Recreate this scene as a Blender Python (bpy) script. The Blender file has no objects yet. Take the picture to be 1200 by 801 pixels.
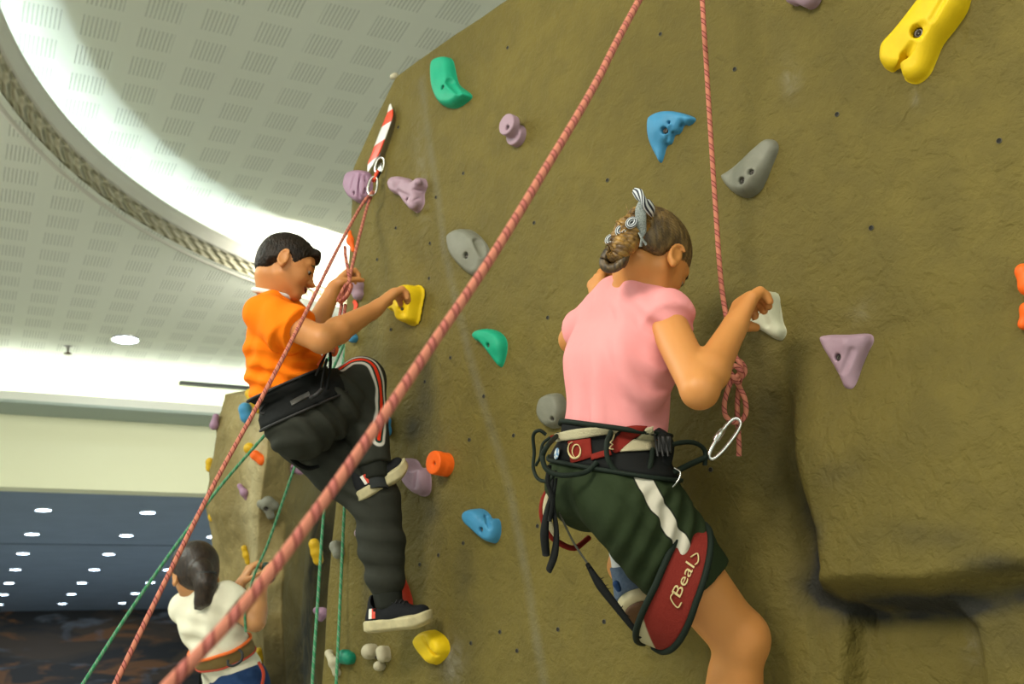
import bpy, bmesh, math, random
import numpy as np
from mathutils import Vector
from mathutils.bvhtree import BVHTree
from mathutils import noise as mnoise

random.seed(7); RNG = np.random.default_rng(7)
SC = bpy.context.scene
COL = SC.collection
PI = math.pi

# ------------------------------------------------------------------ camera frame
F = math.sqrt(675*2460 - 464.5*270.5)
def nrm(v):
    v = np.asarray(v, float); return v/np.linalg.norm(v)
_Y = nrm([-675, -464.5, -F]); _X = nrm([2460, -270.5, -F]); _Z = np.cross(_X, _Y)
ROT = np.array([_X, _Y, _Z])
CAM = np.array([0, 0, 1.5])
Z = np.array([0, 0, 1.0])
FW = ROT @ np.array([0, 0, -1.0]); FW = nrm([FW[0], FW[1], 0]); RT = np.cross(FW, Z)
def ray(px, py): return ROT @ (np.array([px-600, 400.5-py, -F])/F)
def P(px, py, d): return CAM + ray(px, py)*d
def onz(px, py, z):
    r = ray(px, py); return CAM + r*((z-1.5)/r[2])
def D(a, b, c=0.0): return nrm(a*RT + b*FW + c*Z)      # direction from right / forward / up
def PW(px, py, w): return WP(px, py, w)
def dw(px, py, w=0.0):
    return (px, py, float((WP(px, py, w)-CAM)@(ROT@np.array([0, 0, -1.0]))))
def proj(p):
    q = ROT.T @ (np.asarray(p)-CAM); return np.array([600+F*q[0]/-q[2], 400.5-F*q[1]/-q[2], -q[2]])

# ------------------------------------------------------------------ object helpers
def link(name, me, parent=None, mat=None, smooth=True):
    o = bpy.data.objects.new(name, me); COL.objects.link(o)
    if parent is not None: o.parent = parent
    if mat is not None:
        for m in (mat if isinstance(mat, (list, tuple)) else [mat]): me.materials.append(m)
    if smooth and len(me.polygons): me.polygons.foreach_set('use_smooth', [True]*len(me.polygons))
    return o
def tag(o, label=None, cat=None, group=None, kind=None):
    if label: o['label'] = label
    if cat: o['category'] = cat
    if group: o['group'] = group
    if kind: o['kind'] = kind
    return o
def empty(name, loc):
    o = bpy.data.objects.new(name, None); COL.objects.link(o)
    o.location = loc; o.empty_display_size = .05
    return o
def adopt(root, objs):
    """parent objects built in world space to a root, keeping their world place"""
    L = Vector(root.location)
    for o in objs:
        o.parent = root
        if o.type == 'MESH': o.location = o.location - L
def npmesh(name, V, Fc, attrs=None):
    me = bpy.data.meshes.new(name)
    V = np.asarray(V, np.float32); n = len(V)
    Fc = [tuple(int(i) for i in f) for f in Fc] if not isinstance(Fc, np.ndarray) else Fc
    if isinstance(Fc, np.ndarray):
        k = Fc.shape[1]; m = len(Fc)
        me.vertices.add(n); me.vertices.foreach_set('co', V.ravel())
        me.loops.add(m*k); me.loops.foreach_set('vertex_index', Fc.astype(np.int32).ravel())
        me.polygons.add(m); me.polygons.foreach_set('loop_start', np.arange(0, m*k, k, dtype=np.int32))
        me.polygons.foreach_set('loop_total', np.full(m, k, np.int32))
        me.update(calc_edges=True)
    else:
        me.from_pydata(V.tolist(), [], Fc); me.update()
    if attrs:
        for k_, a in attrs.items():
            at = me.attributes.new(k_, 'FLOAT', 'POINT'); at.data.foreach_set('value', np.asarray(a, np.float32))
    return me
def merge(parts):
    V = []; Fc = []; o = 0
    for v, f in parts:
        V.append(np.asarray(v, float)); Fc += [tuple(i+o for i in q) for q in f]; o += len(v)
    return np.concatenate(V), Fc

def frames(path):
    path = np.asarray(path, float); n = len(path)
    T = np.gradient(path, axis=0); T /= np.linalg.norm(T, axis=1)[:, None]+1e-12
    u = np.cross(T[0], [0.3, 0.5, 0.8]); u /= np.linalg.norm(u); U = [u]
    for i in range(1, n):
        u = U[-1]-T[i]*(U[-1]@T[i]); u /= np.linalg.norm(u)+1e-12; U.append(u)
    U = np.array(U); return T, U, np.cross(T, U)
def catmull(pts, n=8, closed=False):
    p = np.asarray(pts, float)
    if closed: q = np.vstack([p[-1], p, p[0], p[1]])
    else: q = np.vstack([2*p[0]-p[1], p, 2*p[-1]-p[-2]])
    out = []
    for i in range(1, len(q)-2):
        a, b, c, d = q[i-1], q[i], q[i+1], q[i+2]
        for t in np.arange(n)/n:
            out.append(.5*((2*b)+(-a+c)*t+(2*a-5*b+4*c-d)*t*t+(-a+3*b-3*c+d)*t**3))
    if not closed: out.append(q[-2])
    return np.array(out)
def tube_geo(path, r, seg=8, flat=1.0, closed=False, ref=None):
    path = np.asarray(path, float); n = len(path)
    r = np.full(n, r) if np.isscalar(r) else np.interp(np.linspace(0, 1, n), np.linspace(0, 1, len(r)), r)
    T, U, W = frames(path)
    if ref is not None:
        ref = np.asarray(ref, float)
        if ref.ndim == 1: ref = np.tile(ref, (n, 1))
        U = ref-T*(ref*T).sum(1)[:, None]; U /= np.linalg.norm(U, axis=1)[:, None]; W = np.cross(T, U)
    V = []; Fc = []
    a = np.arange(seg)/seg*2*PI
    for i in range(n):
        V.append(path[i]+r[i]*(np.cos(a)[:, None]*U[i]*flat+np.sin(a)[:, None]*W[i]))
    V = np.concatenate(V)
    for i in range(n if closed else n-1):
        j = (i+1) % n
        for k in range(seg):
            l = (k+1) % seg; Fc.append((i*seg+k, j*seg+k, j*seg+l, i*seg+l))
    if not closed:
        Fc.append(tuple(range(seg-1, -1, -1))); Fc.append(tuple((n-1)*seg+k for k in range(seg)))
    return V, Fc
def tube(name, path, r, mat, parent=None, seg=8, **kw):
    v, f = tube_geo(path, r, seg, **kw)
    return link(name, npmesh(name, v, f), parent, mat)
def rope(name, path, r, mat, parent=None, seg=14, flip=False):
    """a rope: a round tube whose u coordinate runs in metres along it and v once round it"""
    path = np.asarray(path, float)
    v, f = tube_geo(path, r, seg)
    me = npmesh(name, v, f); n = len(path)
    L = np.concatenate([[0], np.cumsum(np.linalg.norm(np.diff(path, axis=0), axis=1))])
    uvl = me.uv_layers.new(name='UVMap')
    uv = []
    for fi, q in enumerate(f):
        if len(q) > 4: uv += [(L[q[0]//seg], 0)]*len(q); continue
        k = q[0] % seg
        for vi, kk in zip(q, (k, k, k+1, k+1)): uv.append((L[vi//seg], kk/seg))
    uvl.data.foreach_set('uv', np.array(uv, np.float32).ravel())
    return link(name, me, parent, mat)
def box_geo(c, ax, h):
    """box from centre, three axes and half sizes"""
    c = np.asarray(c, float); ax = np.asarray(ax, float)
    V = [c+ax[0]*h[0]*i+ax[1]*h[1]*j+ax[2]*h[2]*k for i in (-1, 1) for j in (-1, 1) for k in (-1, 1)]
    return np.array(V), [(0, 1, 3, 2), (4, 6, 7, 5), (0, 4, 5, 1), (2, 3, 7, 6), (0, 2, 6, 4), (1, 5, 7, 3)]
def bevel(o, w=.002, seg=2):
    m = o.modifiers.new('Bevel', 'BEVEL'); m.width = w; m.segments = seg; m.limit_method = 'ANGLE'; return o
def lathe_geo(prof, c, ax, seg=24, closed=True):
    """profile of (radius, height) spun about axis ax at c"""
    ax = nrm(ax); u = nrm(np.cross(ax, [.31, .52, .79])); w = np.cross(ax, u)
    V = []; n = len(prof); a = np.arange(seg)/seg*2*PI
    for r, h in prof: V.append(np.asarray(c)+ax*h+r*(np.cos(a)[:, None]*u+np.sin(a)[:, None]*w))
    V = np.concatenate(V); Fc = []
    for i in range(n-1):
        for k in range(seg):
            l = (k+1) % seg; Fc.append((i*seg+k, i*seg+l, (i+1)*seg+l, (i+1)*seg+k))
    if closed: Fc.append(tuple(range(seg-1, -1, -1))); Fc.append(tuple((n-1)*seg+k for k in range(seg)))
    return V, Fc

# ------------------------------------------------------------------ implicit surfaces
class Sdf:
    def __init__(s): s.pr = []
    def cap(s, a, b, r1, r2=None, k=.015, sq=None, e0=False, e1=False, op='+'):
        """tapered capsule; sq=(axis, factor) flattens it; e0/e1 cut an end square"""
        s.pr.append(('cap', op, np.asarray(a, float), np.asarray(b, float), r1, r1 if r2 is None else r2, k, sq, e0, e1)); return s
    def ell(s, c, r, ax=None, k=.015, op='+'):
        s.pr.append(('ell', op, np.asarray(c, float), np.asarray(r, float), np.eye(3) if ax is None else np.asarray(ax, float), k)); return s
    def plane(s, p, n, k=.002, within=None):
        """remove everything on the n side of p (inside a ball of radius `within` when given)"""
        s.pr.append(('pl', '-', np.asarray(p, float), nrm(n), k, within)); return s
    def path(s, pts, rs, k=.01, **kw):
        for i in range(len(pts)-1): s.cap(pts[i], pts[i+1], rs[i], rs[i+1], k=k, **kw)
        return s
    def fn(s, f, lo, hi, k=.004):
        s.pr.append(('fn', '+', f, np.asarray(lo, float), np.asarray(hi, float), k)); return s
    def bounds(s):
        lo = []; hi = []
        for p in s.pr:
            if p[1] != '+': continue
            if p[0] == 'cap':
                for q, r in ((p[2], p[4]), (p[3], p[5])): lo.append(q-r); hi.append(q+r)
            elif p[0] == 'fn': lo.append(p[3]); hi.append(p[4])
            else:
                R = p[3].max(); lo.append(p[2]-R); hi.append(p[2]+R)
        return np.min(lo, 0), np.max(hi, 0)
    def build(s, h, pad=.012, noise=None):
        lo, hi = s.bounds(); lo = lo-pad-2*h; hi = hi+pad+2*h
        N = np.ceil((hi-lo)/h).astype(int)+1
        G = np.full(N, .5, np.float32)
        def sub(a, b):
            i0 = np.clip(np.floor((a-lo)/h).astype(int), 0, N); i1 = np.clip(np.ceil((b-lo)/h).astype(int)+1, 0, N)
            sl = tuple(slice(i0[d], i1[d]) for d in range(3))
            X = [((np.arange(i0[d], i1[d])*h+lo[d])).astype(np.float32) for d in range(3)]
            return sl, np.meshgrid(*X, indexing='ij')
        for p in s.pr:
            if p[0] == 'cap':
                _, op, a, b, r1, r2, k, sq, e0, e1 = p
                m = k+3*h+max(r1, r2)
                sl, (x, y, z) = sub(np.minimum(a, b)-m, np.maximum(a, b)+m)
                d = b-a; L2 = d@d+1e-12
                qx, qy, qz = x-a[0], y-a[1], z-a[2]
                tt = (qx*d[0]+qy*d[1]+qz*d[2])/L2; t = np.clip(tt, 0, 1)
                qx = qx-t*d[0]; qy = qy-t*d[1]; qz = qz-t*d[2]
                if sq is not None:
                    n = nrm(sq[0]); w = (qx*n[0]+qy*n[1]+qz*n[2])*(1/sq[1]-1); qx = qx+n[0]*w; qy = qy+n[1]*w; qz = qz+n[2]*w
                ds = np.sqrt(qx*qx+qy*qy+qz*qz)-(r1+(r2-r1)*t)
                L = math.sqrt(L2)
                if e0: ds = np.maximum(ds, -tt*L)
                if e1: ds = np.maximum(ds, (tt-1)*L)
            elif p[0] == 'fn':
                _, op, fun, a, b, k = p
                sl, (x, y, z) = sub(a-.01, b+.01); ds = fun(x, y, z)
            elif p[0] == 'ell':
                _, op, c, r, ax, k = p
                m = k+3*h+r.max(); sl, (x, y, z) = sub(c-m, c+m)
                qx, qy, qz = x-c[0], y-c[1], z-c[2]
                A = [(qx*ax[i][0]+qy*ax[i][1]+qz*ax[i][2]) for i in range(3)]
                k0 = np.sqrt(sum((A[i]/r[i])**2 for i in range(3)))+1e-9
                k1 = np.sqrt(sum((A[i]/r[i]**2)**2 for i in range(3)))+1e-9
                ds = k0*(k0-1)/k1
            else:
                _, op, c, n, k, within = p
                if within: sl, (x, y, z) = sub(c-within, c+within)
                else: sl, (x, y, z) = sub(lo-1, hi+1)
                ds = (c[0]-x)*n[0]+(c[1]-y)*n[1]+(c[2]-z)*n[2]
                if within: ds = np.maximum(ds, np.sqrt((x-c[0])**2+(y-c[1])**2+(z-c[2])**2)-within*.9)
            g = G[sl]
            if op == '+':
                hh = np.clip(.5+.5*(g-ds)/k, 0, 1); G[sl] = g+(ds-g)*hh-k*hh*(1-hh)
            else:
                hh = np.clip(.5+.5*(g+ds)/k, 0, 1); G[sl] = -ds+(g+ds)*hh+k*hh*(1-hh)
        return nets(G, lo, h)
def nets(G, lo, h):
    S = G < 0
    c = np.zeros(tuple(np.array(G.shape)-1), np.int8)
    for i in (0, 1):
        for j in (0, 1):
            for k in (0, 1): c += S[i:i+c.shape[0], j:j+c.shape[1], k:k+c.shape[2]]
    m = (c > 0) & (c < 8); idx = np.argwhere(m)
    acc = np.zeros((len(idx), 3)); cnt = np.zeros(len(idx))
    cor = [(i, j, k) for i in (0, 1) for j in (0, 1) for k in (0, 1)]
    val = {q: G[idx[:, 0]+q[0], idx[:, 1]+q[1], idx[:, 2]+q[2]] for q in cor}
    for a in cor:
        for d in range(3):
            if a[d]: continue
            b = list(a); b[d] = 1; b = tuple(b)
            fa, fb = val[a], val[b]; x = (fa < 0) != (fb < 0)
            t = np.where(x, fa/np.where(x, fa-fb, 1), 0)
            p = np.tile(np.array(a, float), (len(idx), 1)); p[:, d] += t
            acc[x] += p[x]; cnt[x] += 1
    V = (idx+acc/cnt[:, None])*h+lo
    vid = np.full(c.shape, -1, np.int32); vid[m] = np.arange(len(idx))
    faces = []
    for d in range(3):
        A = S.take(range(0, S.shape[d]-1), d); B = S.take(range(1, S.shape[d]), d)
        e = np.argwhere(A != B); o1, o2 = [(1, 2), (2, 0), (0, 1)][d]
        ok = (e[:, o1] > 0) & (e[:, o2] > 0) & (e[:, o1] < vid.shape[o1]) & (e[:, o2] < vid.shape[o2]); e = e[ok]
        q = []
        for s1, s2 in ((-1, -1), (0, -1), (0, 0), (-1, 0)):
            f = e.copy(); f[:, o1] += s1; f[:, o2] += s2; q.append(vid[f[:, 0], f[:, 1], f[:, 2]])
        q = np.stack(q, 1); inside = S[e[:, 0], e[:, 1], e[:, 2]]
        q[~inside] = q[~inside][:, ::-1]; faces.append(q)
    return V, np.concatenate(faces)
def vnormals(V, Fc):
    n = np.cross(V[Fc[:, 2]]-V[Fc[:, 0]], V[Fc[:, 3]]-V[Fc[:, 1]]); N = np.zeros_like(V)
    for i in range(4): np.add.at(N, Fc[:, i], n)
    return N/(np.linalg.norm(N, axis=1)[:, None]+1e-12)
def relax(V, Fc, it=1, lam=.5):
    for _ in range(it):
        A = np.zeros_like(V); c = np.zeros(len(V))
        for i in range(4):
            j = Fc[:, (i+1) % 4]; np.add.at(A, Fc[:, i], V[j]); np.add.at(c, Fc[:, i], 1)
            np.add.at(A, j, V[Fc[:, i]]); np.add.at(c, j, 1)
        V = V+lam*(A/c[:, None]-V)
    return V
def polydist(V, pts):
    """distance of every vertex to a polyline"""
    best = np.full(len(V), 9.0)
    for a, b in zip(pts[:-1], pts[1:]):
        d = b-a; t = np.clip((V-a)@d/(d@d+1e-12), 0, 1); best = np.minimum(best, np.linalg.norm(V-a-t[:, None]*d, axis=1))
    return best
def bvh(V, Fc): return BVHTree.FromPolygons([Vector(v) for v in V], [tuple(int(i) for i in f) for f in Fc])
def hit(tree, px, py, off=0.0):
    r = ray(px, py); h = tree.ray_cast(Vector(CAM), Vector(nrm(r)))
    if h[0] is None: return None, None
    n = np.array(h[1]); 
    if n @ r > 0: n = -n
    return np.array(h[0])+n*off, n
def hits(tree, pts, off, fallback=None):
    fwd = ROT @ np.array([0, 0, -1.0])
    H_ = [hit(tree, q[0], q[1], off)[0] for q in pts]
    ds = [(p-CAM) @ fwd for p in H_ if p is not None]
    if not ds: print('NO HIT', pts[0]); ds = [2.1]
    cur = ds[0]; out = []
    for q, p in zip(pts, H_):
        if p is None: p = CAM+ray(*q[:2])*cur
        else: cur = (p-CAM) @ fwd
        out.append(p)
    return np.array(out)

# ------------------------------------------------------------------ materials
def mat(name, col, rough=.6, bump=None, var=None, metal=0.0, spec=.5, sss=0.0, col2=None, sheen=0.0, build=None):
    """bump=[(scale,strength,distance,detail)...], var=(scale,amount) mixes towards col2 with a noise"""
    m = bpy.data.materials.new(name); m.use_nodes = True; nt = m.node_tree; N = nt.nodes; L = nt.links
    b = N['Principled BSDF']
    b.inputs['Base Color'].default_value = (*col, 1); b.inputs['Roughness'].default_value = rough
    b.inputs['Metallic'].default_value = metal; b.inputs['Specular IOR Level'].default_value = spec
    if sss: b.inputs['Subsurface Weight'].default_value = sss; b.inputs['Subsurface Radius'].default_value = (.012, .005, .003); b.inputs['Subsurface Scale'].default_value = 1.0
    if sheen: b.inputs['Sheen Weight'].default_value = sheen
    tc = N.new('ShaderNodeTexCoord'); out = None
    if var:
        n = N.new('ShaderNodeTexNoise'); n.inputs['Scale'].default_value = var[0]; n.inputs['Detail'].default_value = 5
        L.new(tc.outputs['Object'], n.inputs['Vector'])
        mr = N.new('ShaderNodeMapRange'); mr.inputs[1].default_value = .35; mr.inputs[2].default_value = .65; mr.inputs[3].default_value = 0; mr.inputs[4].default_value = var[1]
        L.new(n.outputs['Fac'], mr.inputs[0])
        mx = N.new('ShaderNodeMix'); mx.data_type = 'RGBA'; mx.inputs[6].default_value = (*col, 1); mx.inputs[7].default_value = (*(col2 or tuple(c*.6 for c in col)), 1)
        L.new(mr.outputs[0], mx.inputs[0]); L.new(mx.outputs[2], b.inputs['Base Color']); out = mx.outputs[2]
    prev = None
    for bp in (bump or []):
        n = N.new('ShaderNodeTexNoise'); n.inputs['Scale'].default_value = bp[0]; n.inputs['Detail'].default_value = bp[3] if len(bp) > 3 else 3
        L.new(tc.outputs['Object'], n.inputs['Vector'])
        u = N.new('ShaderNodeBump'); u.inputs['Strength'].default_value = bp[1]; u.inputs['Distance'].default_value = bp[2]
        L.new(n.outputs['Fac'], u.inputs['Height'])
        if prev: L.new(prev, u.inputs['Normal'])
        prev = u.outputs[0]
    if prev: L.new(prev, b.inputs['Normal'])
    if build: build(m, nt, N, L, b, tc, out)
    return m
def mixc(N, L, fac, a, c):
    mx = N.new('ShaderNodeMix'); mx.data_type = 'RGBA'
    for i, v in ((0, fac), (6, a), (7, c)):
        if hasattr(v, 'links'): L.new(v, mx.inputs[i])
        elif i: mx.inputs[i].default_value = (*v, 1)
        else: mx.inputs[i].default_value = v
    return mx.outputs[2]
def mth(N, L, op, *a, clamp=False):
    n = N.new('ShaderNodeMath'); n.operation = op; n.use_clamp = clamp
    for i, v in enumerate(a):
        if hasattr(v, 'links'): L.new(v, n.inputs[i])
        else: n.inputs[i].default_value = v
    return n.outputs[0]
def attr(N, name):
    n = N.new('ShaderNodeAttribute'); n.attribute_name = name; return n.outputs['Fac']
def band(N, L, x, lo, hi, soft):
    """1 where lo<x<hi"""
    def ss(e, up):
        m = N.new('ShaderNodeMapRange'); m.inputs[1].default_value = e-soft; m.inputs[2].default_value = e+soft
        m.inputs[3].default_value = 0 if up else 1; m.inputs[4].default_value = 1 if up else 0; L.new(x, m.inputs[0]); return m.outputs[0]
    return mth(N, L, 'MULTIPLY', ss(lo, True), ss(hi, False))
def emis(name, col, s):
    m = bpy.data.materials.new(name); m.use_nodes = True; N = m.node_tree.nodes
    b = N['Principled BSDF']; b.inputs['Base Color'].default_value = (.8, .8, .8, 1)
    b.inputs['Emission Color'].default_value = (*col, 1); b.inputs['Emission Strength'].default_value = s
    return m
# ================================================================== THE HALL
def ceil_mat(name, col):
    """plasterboard perforated with slotted squares, seven slots to a square"""
    def bd(m, nt, N, L, b, tc, out):
        s = N.new('ShaderNodeSeparateXYZ'); L.new(tc.outputs['Object'], s.inputs[0])
        def fr(x, p, o): return mth(N, L, 'FRACT', mth(N, L, 'DIVIDE', mth(N, L, 'SUBTRACT', x, o), p))
        fx = fr(s.outputs[0], .288, -.02); fy = fr(s.outputs[1], .292, .135)
        inx = band(N, L, fx, .17, .83, .01); iny = band(N, L, fy, .17, .83, .01)
        sl = fr(s.outputs[0], .288*.66/8.5, -.02+.288*.17)
        slot = band(N, L, sl, .12, .52, .08)
        mk = mth(N, L, 'MULTIPLY', mth(N, L, 'MULTIPLY', inx, iny), slot)
        c = mixc(N, L, mth(N, L, 'MULTIPLY', mk, .40), col, tuple(v*.45 for v in col))
        L.new(c, b.inputs['Base Color'])
        u = N.new('ShaderNodeBump'); u.invert = True; u.inputs['Strength'].default_value = .5; u.inputs['Distance'].default_value = .004
        L.new(mk, u.inputs['Height']); L.new(u.outputs[0], b.inputs['Normal'])
    return mat(name, col, .9, spec=.1, build=bd)
M_ceil = ceil_mat('perforated_plaster', (.78, .80, .70))
M_plaster = mat('plaster', (.72, .72, .66), .85, spec=.15, bump=[(40, .1, .002)])
M_ornpl = mat('ornament_plaster', (.50, .49, .39), .8, spec=.2)
M_cream = mat('cream_paint', (.86, .86, .62), .9, spec=.1, bump=[(8, .05, .01)])
M_grey = mat('grey_trim', (.36, .42, .38), .8)
M_blue = mat('blue_ceiling', (.25, .33, .44), .55, spec=.4, var=(3, .25))
M_led = emis('led_strip', (.74, .92, 1.0), 30)
M_led2 = emis('cove_tube', (.95, 1.0, .95), 22)
M_lamp = emis('lamp_glass', (.75, .88, 1.0), 25)
M_lamp2 = emis('small_lamp_glass', (.62, .8, 1.0), 22)
M_metal = mat('brushed_metal', (.55, .55, .54), .3, metal=1.0)
M_steel = mat('steel', (.62, .62, .60), .25, metal=1.0, bump=[(60, .1, .001)])
M_black = mat('black_rubber', (.012, .012, .013), .6)
M_floor = mat('floor_tiles', (.55, .52, .46), .4, var=(2, .4))
def mural(m, nt, N, L, b, tc, out):
    mp = N.new('ShaderNodeMapping'); mp.inputs['Scale'].default_value = (.32, 1, 1.35); L.new(tc.outputs['Object'], mp.inputs[0])
    def nz(sc, off):
        n = N.new('ShaderNodeTexNoise'); n.inputs['Scale'].default_value = sc; n.inputs['Detail'].default_value = 4; n.inputs['Distortion'].default_value = .8
        a = N.new('ShaderNodeVectorMath'); a.inputs[1].default_value = (off, off*.7, off*1.3); L.new(mp.outputs[0], a.inputs[0]); L.new(a.outputs[0], n.inputs['Vector']); return n.outputs['Fac']
    c = mixc(N, L, band(N, L, nz(1.3, 3), .56, .9, .05), (.004, .004, .010), (.07, .038, .02))
    c = mixc(N, L, band(N, L, nz(2.2, 9), .60, .9, .04), c, (.25, .09, .02))
    c = mixc(N, L, band(N, L, nz(1.8, 17), .60, .9, .05), c, (.16, .18, .24))
    L.new(c, b.inputs['Base Color'])
M_mural = mat('dark_mural', (.01, .01, .02), .35, build=mural)

CX, CY = 3.76, 3.90            # centre of the round recess in the ceiling
def grid_plane(x0, x1, y0, y1, z): return [(x0, y0, z), (x1, y0, z), (x1, y1, z), (x0, y1, z)]
# lower ceiling with a round opening
bm = bmesh.new(); n = 128; rin = 4.10
inner = [bm.verts.new((CX+rin*math.cos(2*PI*i/n), CY+rin*math.sin(2*PI*i/n), 4.7)) for i in range(n)]
X0, X1, Y0, Y1 = -9, 14, -6, 10.6
def edge_pt(a):
    dx, dy = math.cos(a), math.sin(a)
    t = min([(X1-CX)/dx if dx > 1e-9 else 1e9, (X0-CX)/dx if dx < -1e-9 else 1e9, (Y1-CY)/dy if dy > 1e-9 else 1e9, (Y0-CY)/dy if dy < -1e-9 else 1e9])
    return (CX+dx*t, CY+dy*t, 4.7)
outer = [bm.verts.new(edge_pt(2*PI*i/n)) for i in range(n)]
for i in range(n): bm.faces.new((inner[i], inner[(i+1) % n], outer[(i+1) % n], outer[i]))
cz = [bm.verts.new(p) for p in ((X0, Y0, 4.7), (X1, Y0, 4.7), (X1, Y1, 4.7), (X0, Y1, 4.7))]
# fill the four corners
for cx_, cy_, v in ((X0, Y0, cz[0]), (X1, Y0, cz[1]), (X1, Y1, cz[2]), (X0, Y1, cz[3])):
    a = math.atan2(cy_-CY, cx_-CX) % (2*PI); i = int(a/(2*PI)*n) % n
    bm.faces.new((outer[i], outer[(i+1) % n], v))
me = bpy.data.meshes.new('ceiling'); bm.to_mesh(me); bm.free()
o = link('ceiling', me, None, M_ceil, smooth=False); tag(o, 'pale green slotted lower ceiling around the round recess', kind='structure')
V, Fq = lathe_geo([(4.34, 4.70), (4.34, 5.07)], (CX, CY, 0), Z, 128, closed=False)
V2 = [(CX+4.34*math.cos(2*PI*i/128), CY+4.34*math.sin(2*PI*i/128), 5.07) for i in range(128)]
V, Fq = merge([(V, Fq), (V2, [tuple(range(128))])])
o = link('ceiling.001', npmesh('ceiling_recess', V, Fq), None, M_ceil, smooth=False)
tag(o, 'raised round ceiling with slotted squares, lit from its rim', kind='structure')

# ring moulding: profile from the outer fillet to the lip that hides the lamps
prof = [(4.175, 4.700), (4.170, 4.690), (4.150, 4.688), (4.140, 4.700), (4.10, 4.716), (4.05, 4.742), (4.012, 4.766), (4.005, 4.762), (3.998, 4.774),
        (3.992, 4.786), (3.985, 4.802), (3.980, 4.812), (3.976, 4.830), (3.972, 4.848), (3.966, 4.852), (3.966, 4.856), (3.976, 4.856), (3.99, 4.83), (4.02, 4.79), (4.06, 4.748), (4.11, 4.722), (4.30, 4.716)]
V, Fq = lathe_geo(prof, (CX, CY, 0), Z, 256, closed=False)
def ornm(m, nt, N, L, b, tc, out):
    s = N.new('ShaderNodeSeparateXYZ'); L.new(tc.outputs['Object'], s.inputs[0])
    dx = mth(N, L, 'SUBTRACT', s.outputs[0], CX); dy = mth(N, L, 'SUBTRACT', s.outputs[1], CY)
    ang = mth(N, L, 'MULTIPLY', mth(N, L, 'ARCTAN2', dy, dx), 110.0)
    rr = mth(N, L, 'SQRT', mth(N, L, 'ADD', mth(N, L, 'MULTIPLY', dx, dx), mth(N, L, 'MULTIPLY', dy, dy)))
    r2 = mth(N, L, 'MULTIPLY', mth(N, L, 'SUBTRACT', rr, 4.075), 80.0)
    w = mth(N, L, 'ADD', mth(N, L, 'SINE', mth(N, L, 'ADD', ang, mth(N, L, 'MULTIPLY', mth(N, L, 'SINE', r2), 2.2))), mth(N, L, 'SINE', mth(N, L, 'ADD', mth(N, L, 'MULTIPLY', ang, 2.0), mth(N, L, 'MULTIPLY', r2, 1.6))))
    inb = band(N, L, rr, 4.018, 4.132, .004)
    hgt = mth(N, L, 'MULTIPLY', w, inb)
    u = N.new('ShaderNodeBump'); u.inputs['Strength'].default_value = 1; u.inputs['Distance'].default_value = .008
    L.new(hgt, u.inputs['Height']); L.new(u.outputs[0], b.inputs['Normal'])
    c = mixc(N, L, inb, (.62, .60, .52), mixc(N, L, band(N, L, w, .1, 3, .5), (.40, .37, .24), (.56, .52, .37)))
    L.new(c, b.inputs['Base Color'])
o = link('trim_1', npmesh('ring_moulding', V, Fq), None, mat('ring_plaster', (.6, .6, .5), .7, build=ornm))
tag(o, 'round plaster cornice with a carved leaf band', kind='structure')
V, Fq = lathe_geo([(4.092, 4.745), (4.10, 4.757), (4.088, 4.762), (4.080, 4.75), (4.092, 4.745)], (CX, CY, 0), Z, 128, closed=False)
link('light_strip', npmesh('light_strip', V, Fq), o, M_led)

# far end: bright cove, grey ledge, cream bulkhead, low blue ceiling, dark wall
def boxo(name, x0, x1, y0, y1, z0, z1, m, lab):
    V, Fq = box_geo(((x0+x1)/2, (y0+y1)/2, (z0+z1)/2), np.eye(3), ((x1-x0)/2, (y1-y0)/2, (z1-z0)/2))
    return tag(link(name, npmesh(name, V, Fq), None, m, smooth=False), lab, kind='structure')
boxo('wall_bulkhead', X0, X1, 10.40, 10.6, 3.60, 4.7, M_cream, 'cream bulkhead below the glowing cove')
ledge = boxo('trim_2', X0, X1, 9.98, 10.40, 4.27, 4.30, M_grey, 'grey ledge of the light cove at the far end')
bevel(ledge, .006)
V, Fq = merge([box_geo((2.5, 10.0, 4.335), np.eye(3), (11.5, .018, .04))])
link('fascia', npmesh('fascia', V, Fq), ledge, M_plaster, smooth=False)
V, Fq = box_geo((2.5, 10.10, 4.33), np.eye(3), (11.5, .02, .012))
link('light_strip', npmesh('light_strip', V, Fq), ledge, M_led2, smooth=False)
V, Fq = box_geo((5.3, 10.52-.17, 4.683), np.eye(3), (3.5, .03, .014))
tag(link('trim_3', npmesh('track', V, Fq), None, M_black, smooth=False), 'thin dark track on the ceiling beside the cove', kind='structure')
boxo('ceiling.002', X0, X1, 10.61, 21.7, 3.60, 3.70, M_blue, 'low dark blue ceiling over the far part of the hall')
for i, y in enumerate((13.7, )):
    boxo('trim_4', X0, X1, y-.02, y+.02, 3.592, 3.60, mat('blue_trim', (.12, .16, .21), .5), 'seam across the low blue ceiling')
boxo('wall_back', X0, X1, 21.62, 21.8, 0, 3.60, M_mural, 'dark far wall with blurred orange and grey shapes')
boxo('floor', X0, X1, Y0, 21.7, -.1, 0, M_floor, 'hall floor')

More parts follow.
